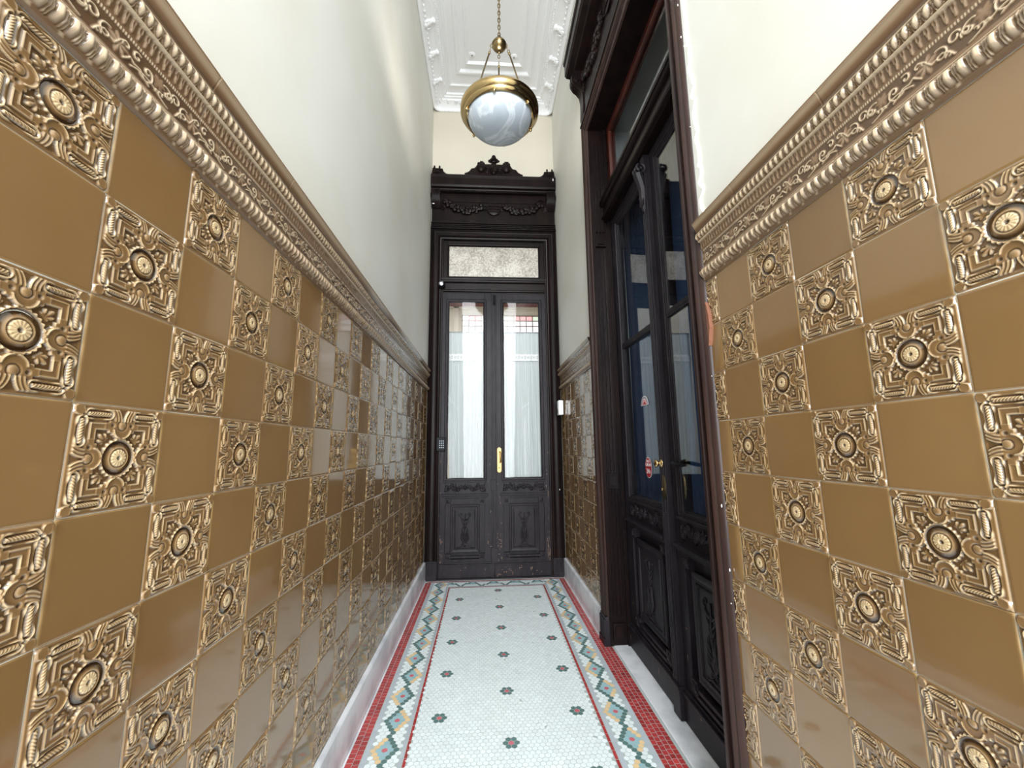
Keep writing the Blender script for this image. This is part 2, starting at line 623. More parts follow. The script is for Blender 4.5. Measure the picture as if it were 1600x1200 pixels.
def wainscot(name, xw, sgn, y_first, ncell, parity, ztop, rows, ymin, ymax, parent, skip=None):
    """sgn: direction the tiles face (+1 = +x). Cell k spans y_first+k .. y_first+k+1"""
    Vs, Qs, Cs = [], [], []
    base = 0
    rg = np.random.default_rng(11 if sgn > 0 else 12)
    for k in range(ncell):
        a0, a1 = y_first + k, y_first + k + 1
        y0, y1 = max(a0, ymin), min(a1, ymax)
        if y1 - y0 < 0.02:
            continue
        for r in range(rows):
            z1, z0 = ztop - r, ztop - r - 1
            rel = (k + r) % 2 == parity
            yc = (y0 + y1) / 2
            tint = rg.normal(0, 0.05)
            tv = np.array([1 + tint, 1 + tint * 1.1, 1 + tint * 1.4])
            ta, tb = rg.normal(0, 0.0035), rg.normal(0, 0.0035)
            off = rg.normal(0, 0.0015)
            if yc < 2.0:
                n1 = n2 = 24
            else:
                dist = max(yc, 1.5)
                n2 = int(np.clip(632 / dist * 1.05, 24, 150))
                n1 = int(np.clip(632 * 4.6 / dist ** 2 * 1.3, 14, 150))
            if not rel:
                n1, n2 = 9, 9
            if rel:
                us = np.linspace(0, 1, n1)
                vs = np.linspace(0, 1, n2)
            else:
                us = vs = np.array([0, 0.008, 0.018, 0.035, 0.5, 0.965, 0.982, 0.992, 1.0])
            lo, hi = (y0 - a0), (y1 - a0)
            us = lo + us * (hi - lo)
            Ug, Vg = np.meshgrid(us, vs, indexing='ij')
            u, v = Ug.ravel(), Vg.ravel()
            if rel:
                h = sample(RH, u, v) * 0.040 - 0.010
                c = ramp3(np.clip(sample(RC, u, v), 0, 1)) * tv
            else:
                ed = np.minimum(np.minimum(u, 1 - u), np.minimum(v, 1 - v))
                h = 0.011 * np.sqrt(np.clip(ed / 0.018, 0, 1)) - 0.008
                e1 = sstep(ed, 0.0, 0.02)
                c = PLAIN * tv * e1[:, None] + np.array(lin(172, 142, 96)[:3]) * (1 - e1)[:, None]
            h = h + off + (u - 0.5) * ta + (v - 0.5) * tb
            X = xw + sgn * h
            Vs.append(np.stack([X * T, (a0 + u) * T, (z0 + v - ZF) * T], 1))
            Cs.append(c)
            Qs.append(gq(len(us), len(vs)) + base)
            base += len(us) * len(vs)
    return grid_mesh(name, np.concatenate(Vs), None, M_TILE, np.concatenate(Cs), parent, True, sgn > 0 and False or sgn < 0, np.concatenate(Qs))


# ------------------------------------------------------------------ tiled cornice (profile + repeating relief)
def seg_d(S, Tt, pts, per=1.0):
    D = np.full(S.shape, 9.0)
    for o in (-per, 0, per):
        for (a, b) in zip(pts[:-1], pts[1:]):
            ax, ay = a[0] + o, a[1]
            bx, by = b[0] + o, b[1]
            dx, dy = bx - ax, by - ay
            L = dx * dx + dy * dy + 1e-12
            t = np.clip(((S - ax) * dx + (Tt - ay) * dy) / L, 0, 1)
            D = np.minimum(D, np.hypot(S - ax - t * dx, Tt - ay - t * dy))
    return D


def spiral(cx, cy, r, a0, turns, n=22, end=0.15):
    return [(cx + r * (1 - (1 - end) * i / n) * math.cos(a0 + turns * 2 * PI * i / n), cy + r * (1 - (1 - end) * i / n) * math.sin(a0 + turns * 2 * PI * i / n)) for i in range(n + 1)]


def frieze_map(ns=220, nt=300):
    s = (np.arange(ns) + 0.5) / ns
    t = np.linspace(0, 1.34, nt)
    S, Z = np.meshgrid(s, t, indexing='ij')
    # profile: protrusion (tiles) against height
    kz = [0, 0.015, 0.02, 0.045, 0.06, 0.12, 0.20, 0.25, 0.255, 0.275, 0.28, 0.31, 0.35, 0.37, 0.66, 0.70, 0.88, 0.89, 0.905, 0.91, 0.98, 1.04, 1.045, 1.065, 1.07, 1.12, 1.2, 1.27, 1.28, 1.32, 1.34]
    kp = [0.0, 0.02, 0.05, 0.05, 0.05, 0.10, 0.115, 0.08, 0.10, 0.10, 0.07, 0.045, 0.03, 0.025, 0.025, 0.03, 0.06, 0.12, 0.12, 0.09, 0.13, 0.145, 0.16, 0.16, 0.145, 0.14, 0.175, 0.205, 0.22, 0.22, 0.20]
    P = np.interp(Z, kz, kp)
    c = np.full(S.shape, 0.40) + 0.0 * S
    H = np.zeros_like(S)
    # gadroon roll
    m = (Z > 0.06) & (Z < 0.25)
    zz = (Z - 0.06) / 0.19
    w = (S * 8 + zz * 0.12) % 1.0
    bead = np.sqrt(np.clip(1 - ((w - 0.32) / 0.27) ** 2, 0, 1)) * np.sqrt(np.clip(1 - ((zz - 0.5) / 0.5) ** 2, 0, 1))
    rib = ridge(w - 0.70, 0.06) + ridge(w - 0.87, 0.06)
    H = np.where(m, 0.045 * bead + 0.03 * rib, H)
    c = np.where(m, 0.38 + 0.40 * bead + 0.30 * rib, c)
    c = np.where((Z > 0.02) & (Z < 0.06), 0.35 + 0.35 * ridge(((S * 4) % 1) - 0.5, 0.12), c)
    c = np.where(np.abs(Z - 0.265) < 0.012, 0.8, c)
    # scroll frieze
    t0 = 0.37
    m = (Z > t0) & (Z < 0.665)
    zc = Z - t0
    cur = []
    cur.append([(0.02 + 0.48 * i / 20, 0.05 + 0.045 * math.sin(i / 20 * PI * 1.4)) for i in range(21)])
    cur.append(spiral(0.20, 0.15, 0.115, -2.4, 0.85))
    cur.append(spiral(0.22, 0.155, 0.06, 0.5, 0.8))
    cur.append(spiral(0.47, 0.15, 0.085, 2.2, -0.9))
    cur.append(spiral(0.50, 0.15, 0.05, -0.6, 1.0))
    cur.append(spiral(0.60, 0.19, 0.06, 3.0, -1.0, end=0.5))
    cur.append(spiral(0.74, 0.12, 0.09, 1.2, 0.9))
    cur.append([(0.62, 0.02), (0.66, 0.09), (0.72, 0.13), (0.82, 0.10), (0.88, 0.2), (0.94, 0.24)])
    cur.append(spiral(0.08, 0.20, 0.06, 1.0, 0.9))
    cur.append([(0.0, 0.13), (0.05, 0.10), (0.12, 0.11), (0.17, 0.06), (0.24, 0.03)])
    cur.append([(0.93, 0.05), (0.98, 0.10), (1.0, 0.13)])
    cur.append(spiral(0.95, 0.20, 0.05, 3.4, -0.8))
    cur.append(spiral(0.66, 0.05, 0.035, 0.2, 0.8))
    for q in range(3):
        cur.append(spiral(0.33 + 0.045 * q, 0.06 + 0.008 * q, 0.03, 1.0, 0.45))
    D = np.full(S.shape, 9.0)
    for q in cur:
        D = np.minimum(D, seg_d(S, zc, q))
    lb1 = 1 + 0.22 * np.cos(np.arctan2(zc - 0.14, S - 0.87) * 7)
    lb2 = 1 + 0.22 * np.cos(np.arctan2(zc - 0.18, S - 0.36) * 6)
    leaf = np.clip(1 - (((S - 0.87) / 0.10) ** 2 + ((zc - 0.14) / 0.10) ** 2) / lb1 ** 2, 0, 1) + np.clip(1 - (((S - 0.36) / 0.075) ** 2 + ((zc - 0.18) / 0.075) ** 2) / lb2 ** 2, 0, 1)
    leaf = np.clip(leaf, 0, 1)
    vine = ridge(D, 0.0145)
    lt = 0.5 + 0.5 * np.cos(np.arctan2(zc - 0.14, S - 0.87) * 7)
    H = np.where(m, 0.016 * np.maximum(vine, leaf ** 0.5 * (0.5 + 0.3 * lt)), H)
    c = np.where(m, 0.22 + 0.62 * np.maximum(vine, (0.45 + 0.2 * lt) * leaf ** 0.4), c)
    # bead row
    m = (Z > 0.665) & (Z < 0.70)
    bd = ridge(((S * 34) % 1) - 0.5, 0.4)
    c = np.where(m, 0.45 + 0.3 * bd, c)
    H = np.where(m, 0.008 * bd, H)
    # tongue band
    m = (Z > 0.72) & (Z < 0.885)
    zz = (Z - 0.72) / 0.165
    w = (S * 12) % 1 - 0.5
    tg = ((np.abs(w) < 0.3 * np.sqrt(np.clip(zz, 0, 1))) & (zz > 0.1)).astype(float)
    dt = ridge(np.hypot(w * 1.2, zz - 0.75), 0.2)
    H = np.where(m, 0.014 * tg - 0.01 * dt, H)
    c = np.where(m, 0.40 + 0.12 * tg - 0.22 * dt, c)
    c = np.where(np.abs(Z - 0.897) < 0.010, 0.85, c)
    # egg and dart
    m = (Z > 0.91) & (Z < 1.045)
    zz = (Z - 0.91) / 0.135
    w = (S * 9 + zz * 0.35) % 1 - 0.5
    egg = np.sqrt(np.clip(1 - (w / 0.28) ** 2 - ((zz - 0.55) / 0.48) ** 2, 0, 1))
    ring = ridge(np.hypot(w / 0.42, (zz - 0.6) / 0.62) - 1.0, 0.12) * (zz < 0.95)
    H = np.where(m, 0.04 * egg + 0.018 * ring, H)
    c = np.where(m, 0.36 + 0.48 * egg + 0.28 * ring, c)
    c = np.where(np.abs(Z - 1.055) < 0.010, 0.8, c)
    # top roll
    m = Z > 1.07
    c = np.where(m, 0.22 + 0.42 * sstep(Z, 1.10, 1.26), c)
    c = np.where(Z > 1.285, 0.42, c)
    return t, P, H, np.clip(c, 0, 1)


FZ, FP, FHt, FCo = frieze_map()
CD = np.array(lin(44, 28, 18)[:3])
CM = np.array(lin(124, 98, 74)[:3])
CP = np.array(lin(218, 200, 172)[:3])


def cornice(name, xw, sgn, z0, ymin, ymax, phase, parent):
    ys = [ymin]
    while ys[-1] < ymax:
        y = ys[-1]
        ys.append(y + float(np.clip(max(y, 2.2) ** 2 / (4.2 * 632) * 0.9, 0.0075, 0.05)))
    ys[-1] = ymax
    ys = np.array(ys)
    ti = np.arange(0, len(FZ), 2)
    si = (ys - phase) % 1.0
    ns = FP.shape[0]
    ii = np.minimum((si * ns).astype(int), ns - 1)
    prot = (FP + FHt)[ii][:, ti]
    cc = FCo[ii][:, ti]
    Y = np.repeat(ys[:, None], len(ti), 1)
    Z = np.repeat(FZ[ti][None, :], len(ys), 0) + z0
    # unit joints every second tile
    j = np.abs(((Y - phase) / 2.0) % 1.0)
    j = np.minimum(j, 1 - j) * 2.0
    prot = prot - 0.012 * np.clip(1 - j / 0.012, 0, 1)
    X = xw + sgn * prot
    V = np.stack([X * T, Y * T, (Z - ZF) * T], 2).reshape(-1, 3)
    # close the top back to the wall
    n0 = len(V)
    top = np.stack([np.full(len(ys), (xw - sgn * 0.02) * T), ys * T, np.full(len(ys), (z0 + FZ[-1] - ZF + 0.0) * T)], 1)
    V = np.concatenate([V, top])
    Q = gq(len(ys), len(ti))
    k = np.arange(len(ys) - 1)
    lt = len(ti)
    Q2 = np.stack([k * lt + lt - 1, (k + 1) * lt + lt - 1, n0 + k + 1, n0 + k], 1)
    Q = np.concatenate([Q, Q2])
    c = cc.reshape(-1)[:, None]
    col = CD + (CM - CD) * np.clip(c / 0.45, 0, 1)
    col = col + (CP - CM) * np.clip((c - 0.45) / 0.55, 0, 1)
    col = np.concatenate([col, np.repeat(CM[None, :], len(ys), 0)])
    return grid_mesh(name, V, None, M_CORN, col, parent, True, sgn < 0, Q)


# ------------------------------------------------------------------ the setting: walls
XL, XR, YB = -3.6077, 4.7468, 25.5
ZL, ZR = 3.4336, 3.4689
YN = -12.0             # street end of the passage
ZC = 24.0              # ceiling
SD_Y0, SD_Y1 = 7.98, 17.3   # side door casing, near and far outer edges
SD_TOP = 15.25

wl = MB().box(XL - 1.2, XL - 0.01, YN, YB + 1.2, ZF - 0.5, ZC + 0.6).build('wall_left', M_PLASTER, world=True, kind='structure')
wr = MB()
wr.box(XR + 0.01, XR + 2.4, YN, SD_Y0 + 0.45, ZF - 0.5, ZC + 0.6)
wr.box(XR + 0.01, XR + 2.4, SD_Y1 - 0.45, YB + 1.2, ZF - 0.5, ZC + 0.6)
wr.box(XR + 0.01, XR + 2.4, SD_Y0 + 0.45, SD_Y1 - 0.45, SD_TOP - 0.5, ZC + 0.6)
wr = wr.build('wall_right', M_PLASTER, world=True, kind='structure')
ED_X = 0.57
wb = MB()
wb.box(XL - 0.01, ED_X - 3.62, YB, YB + 1.2, ZF - 0.5, ZC + 0.6)
wb.box(ED_X + 3.62, XR + 0.01, YB, YB + 1.2, ZF - 0.5, ZC + 0.6)
wb.box(ED_X - 3.62, ED_X + 3.62, YB, YB + 1.2, 13.6, ZC + 0.6)
wb = wb.build('wall_back', M_CREAM, world=True, kind='structure')

# parts are built in world coordinates, so hang them on the wall objects with the inverse offset
def under(o, parent):
    o.parent = parent
    o.matrix_parent_inverse = Matrix.Translation(-Vector(parent.location))
    return o


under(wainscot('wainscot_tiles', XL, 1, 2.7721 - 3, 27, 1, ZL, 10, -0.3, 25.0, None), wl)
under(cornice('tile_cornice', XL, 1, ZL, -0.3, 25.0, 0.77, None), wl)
# right wall: cell 0 spans 8.6152-9 .. ; relief where (D+r) odd, D counted from 8.6152 downwards
yf = 8.6152 - 9
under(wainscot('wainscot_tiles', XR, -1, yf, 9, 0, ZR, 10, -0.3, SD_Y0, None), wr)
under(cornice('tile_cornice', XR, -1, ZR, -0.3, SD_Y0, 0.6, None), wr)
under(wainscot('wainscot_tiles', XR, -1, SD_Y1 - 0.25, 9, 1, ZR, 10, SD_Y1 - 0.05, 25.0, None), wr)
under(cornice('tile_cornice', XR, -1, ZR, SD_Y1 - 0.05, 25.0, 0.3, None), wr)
# broken edge of the tiling beside the side door casing
b = MB()
pts = [(7.99, 3.0), (7.95, 2.92), (7.93, 2.8), (7.90, 2.7), (7.90, 2.55), (7.89, 2.42), (7.92, 2.3), (7.95, 2.15), (7.99, 2.05)]
n = len(pts)
V = [(XR - 0.075, p[0], p[1]) for p in pts] + [(XR + 0.0, p[0] - 0.02, p[1]) for p in pts]
b.add(V, [tuple(range(n))] + [(i, (i + 1) % n, (i + 1) % n + n, i + n) for i in range(n)])
under(b.build('exposed_brick', M_BRICK, world=True), wr)

# ragged plaster edge beside the side door casing, above the tile cornice
b = MB()
rgp = random.Random(9)
zz, pts = 5.0, [(7.99, 5.0)]
while zz < 12:
    pts.append((7.93 - rgp.uniform(0.0, 0.12) * (1.6 if zz < 9.2 else 0.5), zz))
    zz += rgp.uniform(0.08, 0.22)
pts.append((7.99, zz))
n = len(pts)
V = [(XR - 0.035, p[0], p[1]) for p in pts] + [(XR + 0.02, p[0] - 0.012, p[1]) for p in pts]
b.add(V, [(i, i + 1, i + 1 + n, i + n) for i in range(n - 1)] + [tuple(range(n))])
under(b.build('plaster_edge', M_PLASTER, world=True), wr)

# marble skirtings
def skirting(name, x, s, y0, y1, zt):
    prof = [(0, zt), (0.09, zt), (0.125, zt - 0.05), (0.125, ZF + 0.14), (0.15, ZF + 0.02), (0.19, ZF), (0, ZF)]
    m = MB()
    n = len(prof)
    V = [(x + s * a, y0, z) for a, z in prof] + [(x + s * a, y1, z) for a, z in prof]
    m.add(V, [tuple(range(n)), tuple(range(2 * n - 1, n - 1, -1))] + [(i, (i + 1) % n, (i + 1) % n + n, i + n) for i in range(n)])
    return m.build(name, M_MARBLE, world=True, kind='structure', bevel=0.01)


skirting('baseboard_left', XL, 1, YN, 25.0, ZL - 10)
skirting('baseboard_right', XR, -1, SD_Y1 + 0.0, 25.0, ZR - 10)
skirting('baseboard_right', XR, -1, YN, SD_Y0 - 0.0, ZR - 10)

# ------------------------------------------------------------------ floor of hexagon mosaic
PX, ROW = 0.1468, 0.12611
X0, XS2 = 0.655, 0.0
cW, cR, cG, cY, cB, cK = [np.array(lin(*c)[:3]) for c in ((240, 250, 252), (170, 62, 62), (96, 128, 126), (238, 208, 160), (160, 198, 206), (206, 110, 120))]
cGr = np.array(lin(186, 196, 204)[:3])


def tent(v, a):
    return abs((v / a) % 2 - 1)


def floor_build():
    Vs, Fs, Cs = [], [], []
    Y_C = 11.79
    Y_END = 23.72
    hexa = [(math.cos(PI / 6 + k * PI / 3), math.sin(PI / 6 + k * PI / 3)) for k in range(6)]
    rg = np.random.default_rng(3)

    def hexcol(ix2, iy, lo, hi, side):
        return cW
    nrow0 = int((-2 - Y_C) / ROW)
    nrow1 = int((24.75 - Y_C) / ROW)
    flower = {}
    blue, green, yellow, red = set(), set(), set(), set()
    # field flowers: half-steps in x (units of PX/2), rows in y
    centers = []
    for k in range(-8, 7):
        r = 18 * k
        centers.append((0, r))
        centers.append((-27, r + 9))
        centers.append((27, r + 9))
    nb = [(2, 0), (-2, 0), (1, 1), (-1, 1), (1, -1), (-1, -1)]
    for (hx, r) in centers:
        if Y_C + r * ROW > 23.5:
            continue
        flower[(hx, r)] = cK
        for d in nb:
            flower[(hx + d[0], r + d[1])] = cG
    # border rhombi: 5x5 blocks in the hexagon axes, three by three blue inside a green and a yellow side
    for side, hc in ((-1, -44), (1, 42)):
        for k in range(-14, 14):
            r = 9 * k + (0 if side < 0 else -1)
            alt = k % 2
            h0 = hc + (alt if side < 0 else -alt)
            if (h0 + r) % 2:
                h0 += 1
            if Y_C + r * ROW > 24.3:
                continue
            for a in range(-2, 3):
                for b_ in range(-2, 3):
                    hx, rr = h0 + a - b_, r + a + b_
                    if max(abs(a), abs(b_)) == 2:
                        if b_ == 2 or a == -2:
                            cc = 'L'
                        else:
                            cc = 'R'
                        yel = (cc == 'L') == ((alt == 0) ^ (side > 0))
                        if yel and (abs(a + b_) >= 4):
                            yel = False
                        flower[(hx, rr)] = cY if yel else cG
                    else:
                        flower[(hx, rr)] = cK if a == b_ == 0 else cB
    X_in0, X_in1 = -1.93, 3.15
    bl0, bl1 = -2.93, -2.14
    br0, br1 = 3.40, 4.08
    for r in range(nrow0, nrow1 + 1):
        y = Y_C + r * ROW
        for hx in range(-60, 62):
            if (hx + r) % 2:
                continue
            x = X0 + hx * PX / 2
            infield = X_in0 < x < X_in1 and y < Y_END
            inl = bl0 < x < bl1
            inr = br0 < x < br1
            inend = bl1 < x < br0 and Y_END + 0.22 < y < 24.62
            if not (infield or inl or inr or inend):
                continue
            c = cW
            if (infield or inl or inr) and (hx, r) in flower:
                c = flower[(hx, r)]
            if inend:
                zz = Y_END + 0.24 + 0.75 * tent(x - X0 + 0.2, 0.62)
                if abs(y - zz) < 0.10:
                    c = cG
                elif y < zz and tent(x - X0 + 0.2, 0.62) > 0.4 and y > Y_END + 0.45:
                    c = cB
            rad = PX / math.sqrt(3) * 0.93
            dz = rg.normal(0, 0.0012)
            k0 = len(Vs)
            tl = rg.normal(0, 0.01, 2)
            for (a, b_) in hexa:
                Vs.append((x + a * rad, y + b_ * rad * 0.995, ZF + 0.004 + dz + a * rad * tl[0] + b_ * rad * tl[1]))
            v = 1 + rg.normal(0, 0.025)
            Cs += [c * v] * 6
            Fs.append(tuple(range(k0, k0 + 6)))
    V = np.array(Vs)
    # square strips: (x0,x1,nx,colour)
    Q, QV, QC = [], [], []

    def strip(x0, x1, nx, col, y0, y1, dy, gap=0.012, jit=0.03):
        w = (x1 - x0) / nx
        for i in range(nx):
            y = y0 + rg.uniform(0, dy) - dy
            while y < y1:
                a0, a1 = max(y + gap / 2, y0), min(y + dy - gap / 2, y1)
                if a1 > a0:
                    k = len(QV)
                    xa, xb = x0 + i * w + gap / 2, x0 + (i + 1) * w - gap / 2
                    z = ZF + 0.004 + rg.normal(0, 0.001)
                    QV.extend([(xa, a0, z), (xb, a0, z), (xb, a1, z), (xa, a1, z)])
                    v = 1 + rg.normal(0, jit)
                    QC.extend([col * v] * 4)
                    Q.append((k, k + 1, k + 2, k + 3))
                y += dy
    strip(-3.42, -3.08, 2, cR, -2, 24.7, 0.16, jit=0.14)
    strip(-3.06, -2.93, 1, cGr, -2, 24.62, 0.3)
    strip(-2.15, -2.05, 1, cGr, -2, 24.62, 0.3)
    strip(-2.035, -1.95, 1, cR, -2, 23.8, 0.3, jit=0.08)
    strip(3.16, 3.25, 1, cR, -2, 23.8, 0.3, jit=0.08)
    strip(3.26, 3.40, 1, cGr, -2, 24.62, 0.3)
    strip(4.08, 4.24, 1, cGr, -2, 24.62, 0.3)
    strip(4.25, 4.82, 4, cR, -2, 24.7, 0.16, jit=0.14)
    # cross bands at the end door
    nb_ = len(QV)
    for (ya, yb, xa, xb, col) in ((23.72, 23.80, -1.95, 3.16, cR), (23.82, 23.94, -2.05, 3.26, cGr), (24.62, 24.72, -3.0, 4.2, cGr), (24.74, 24.86, -3.3, 4.6, cR)):
        x = xa
        while x < xb:
            x2 = min(x + 0.3, xb)
            k = len(QV)
            QV.extend([(x, ya, ZF + 0.004), (x2 - 0.012, ya, ZF + 0.004), (x2 - 0.012, yb, ZF + 0.004), (x, yb, ZF + 0.004)])
            QC.extend([col] * 4)
            Q.append((k, k + 1, k + 2, k + 3))
            x = x2
    me = bpy.data.meshes.new('mosaic_tiles')
    allV = np.concatenate([V, np.array(QV)])
    off = len(V)
    faces = Fs + [tuple(i + off for i in q) for q in Q]
    me.from_pydata((allV * T).tolist(), [], faces)
    me.update()
    at = me.color_attributes.new('Col', 'FLOAT_COLOR', 'POINT')
    cols = np.array(Cs + QC)
    at.data.foreach_set('color', np.c_[cols, np.ones(len(cols))].astype(np.float32).ravel())
    me.materials.append(M_FLOOR)
    o = bpy.data.objects.new('mosaic_tiles', me)
    C.objects.link(o)
    o.location = (0, 0, -ZF * T)
    return o


fl = MB().box(XL - 0.3, XR + 0.14, YN, YB + 0.6, ZF - 0.6, ZF).build('floor', M_FGROUT, world=True, kind='structure')
under(floor_build(), fl)
sill = MB().box(XR + 0.15, XR + 1.6, SD_Y0 + 0.5, SD_Y1 - 0.47, ZF - 0.5, ZF + 0.03).build('marble_threshold', M_MARBLE, world=True, bevel=0.02)
under(sill, fl)


# ------------------------------------------------------------------ ceiling with plaster mouldings
def rrect(x0, x1, y0, y1, r, n=5):
    pts = []
    for cx, cy, a0 in ((x1 - r, y0 + r, -PI / 2), (x1 - r, y1 - r, 0), (x0 + r, y1 - r, PI / 2), (x0 + r, y0 + r, PI)):
        for k in range(n + 1):
            a = a0 + k * PI / 2 / n
            pts.append((cx + r * math.cos(a), cy + r * math.sin(a)))
    return pts


def flat_sweep(mb, pts, prof):
    """closed horizontal sweep; prof [(inward offset, z)]"""
    t = MB().sweep(pts, [(a, z) for a, z in prof], closed=True)
    V = t.v[0]
    V = np.stack([V[:, 0], V[:, 2], V[:, 1]], 1)
    mb.add(V, t.f)


ce = MB().box(XL - 0.1, XR + 0.1, YN, YB + 0.1, ZC, ZC + 0.6).build('ceiling', M_CEIL, world=True, kind='structure')
CY0 = 2.0
mo = MB()
flat_sweep(mo, rrect(XL, XR, CY0, YB, 0.5), [(0.0, ZC - 0.62), (0.07, ZC - 0.64), (0.13, ZC - 0.58), (0.10, ZC - 0.52), (0.16, ZC - 0.44), (0.4, ZC - 0.30), (0.62, ZC - 0.24), (0.66, ZC - 0.17), (0.80, ZC - 0.16), (0.84, ZC - 0.10), (0.95, ZC - 0.09), (1.0, ZC)])
flat_sweep(mo, rrect(XL + 1.15, XR - 1.15, CY0 + 1.3, YB - 1.5, 0.02), [(0, ZC), (0.02, ZC - 0.07), (0.14, ZC - 0.09), (0.16, ZC - 0.04), (0.24, ZC)])
flat_sweep(mo, rrect(XL + 1.75, XR - 1.75, CY0 + 2.2, YB - 2.5, 0.02), [(0, ZC), (0.03, ZC - 0.12), (0.14, ZC - 0.14), (0.22, ZC - 0.10), (0.26, ZC - 0.02), (0.3, ZC)])
flat_sweep(mo, rrect(XL + 2.35, XR - 2.35, CY0 + 3.0, YB - 3.15, 0.02), [(0, ZC), (0.02, ZC - 0.10), (0.10, ZC - 0.12), (0.2, ZC - 0.03), (0.22, ZC)])
under(mo.build('plaster_moulding', M_CEIL, world=True, smooth='auto'), ce)
# acanthus brackets, egg row and beads
orn = MB()
yy = YB - 2.05
while yy > 3:
    for s, xw in ((1, XL), (-1, XR)):
        for q in range(4):
            orn.blob((xw + s * (0.28 + 0.13 * q), yy - 0.05 * q, ZC - 0.42 + 0.07 * q), (0.12, 0.20 - 0.02 * q, 0.10), 8, 5)
        for q in (-1, 1):
            orn.blob((xw + s * 0.35, yy + q * 0.2, ZC - 0.36), (0.2, 0.06, 0.09), 6, 4, rot=-0.4 * s)
        orn.blob((xw + s * 0.72, yy - 0.1, ZC - 0.24), (0.12, 0.15, 0.10), 8, 5)
    yy -= 1.85
yy = YB - 0.5
i = 0
while yy > 3:
    for s, xw in ((1, XL), (-1, XR)):
        orn.blob((xw + s * 0.30, yy, ZC - 0.40), (0.06, 0.10, 0.06), 6, 4)
        orn.blob((xw + s * 0.90, yy, ZC - 0.10), (0.035, 0.05, 0.035), 5, 3)
        orn.blob((xw + s * 0.90, yy - 0.15, ZC - 0.10), (0.035, 0.05, 0.035), 5, 3)
    yy -= 0.3
xx = XL + 0.6
while xx < XR - 0.5:
    orn.blob((xx, YB - 0.10, ZC - 0.60), (0.06, 0.05, 0.05), 5, 3)
    orn.blob((xx, YB - 0.95, ZC - 0.10), (0.06, 0.04, 0.04), 5, 3)
    xx += 0.2
for cx, s in ((XL + 0.75, 1), (XR - 0.75, -1)):
    for k in range(7):
        a = PI * k / 6
        orn.blob((cx + 0.28 * math.cos(a), YB - 0.55 - 0.0, ZC - 0.30 + 0.12 * math.sin(a)), (0.07, 0.22, 0.05), 6, 4)
    for k in range(9):
        orn.blob((cx + s * (0.75 + 0.09 * (k % 3)), YB - 0.42 - 0.11 * (k // 3), ZC - 0.32), (0.05, 0.05, 0.05), 5, 3)
xm = ED_X
for k in range(-3, 4):
    for q in range(3):
        orn.blob((xm + k * 0.75 + 0.1 * q, YB - 0.5 - 0.05 * q, ZC - 0.36 + 0.03 * q), (0.16, 0.10, 0.06), 6, 4, rot=0.4)
under(orn.build('plaster_ornament', M_CEIL, world=True, smooth=True), ce)
for x in (-0.81, 1.79):
    h = MB()
    h.lathe([(0.0, -0.06), (0.05, -0.07), (0.07, -0.04), (0.14, -0.05), (0.20, -0.02), (0.23, 0.0)], 16, (x, 21.75, ZC))
    hk = under(h.build('ceiling_rosette', M_CEIL, world=True, smooth=True), ce)
    under(MB().blob((x, 21.72, ZC - 0.07), (0.035, 0.035, 0.05)).build('hook', M_BLACK, world=True), ce)


# ------------------------------------------------------------------ doors with carved surrounds
def leafpair(mb, cx, cz, d, size, ang, n=3):
    for k in range(n):
        for s in (-1, 1):
            a = ang + s * (0.25 + 0.42 * k)
            L = size * (1 - 0.18 * k)
            pts = [(cx + L * t * math.cos(a) + s * 0.25 * L * t * t * math.sin(a), d - 0.03 * math.sin(t * PI), cz + L * t * math.sin(a) - s * 0.25 * L * t * t * math.cos(a)) for t in (0, 0.35, 0.7, 1.0)]
            mb.tube(pts, [0.012, 0.045 * size / 0.3, 0.035 * size / 0.3, 0.008], 5)


def scroll(mb, cx, cz, d, r, a0, turns, thick=0.03, n=16):
    pts = [(p[0], d - 0.02, p[1]) for p in spiral(cx, cz, r, a0, turns, n)]
    mb.tube(pts, list(np.linspace(thick, thick * 0.7, n + 1)), 5)
    mb.blob(pts[-1], (thick * 1.5, thick * 1.3, thick * 1.5), 6, 4)


def carved_strip(x0, x1, z0, z1, d):
    mb = MB()
    cx, cz = (x0 + x1) / 2, (z0 + z1) / 2
    H = z1 - z0
    w = (x1 - x0) / 2
    for s in (-1, 1):
        for i, f in enumerate((0.28, 0.58, 0.86)):
            x = cx + s * w * f
            zz = cz + (H * 0.10 if i % 2 else -H * 0.08)
            scroll(mb, x, zz, d, H * 0.30, (PI if s > 0 else 0) + i, s * (1.3 if i % 2 else -1.3), 0.035)
            leafpair(mb, x, zz, d, H * 0.42, PI / 2 + s * 0.6 * (-1) ** i, 2)
            leafpair(mb, x, zz, d, H * 0.42, -PI / 2 + s * 0.9 * (-1) ** i, 2)
            mb.blob((x - s * w * 0.13, d - 0.03, cz), (0.06, 0.05, 0.06), 6, 4)
        mb.tube([(cx + s * w * t, d - 0.02, cz + H * 0.28 * math.sin(t * 9)) for t in np.linspace(0.05, 0.97, 14)], 0.026, 5)
    leafpair(mb, cx, cz - H * 0.15, d, H * 0.55, PI / 2, 3)
    mb.blob((cx, d - 0.05, cz), (0.09, 0.07, 0.12), 8, 5)
    return mb


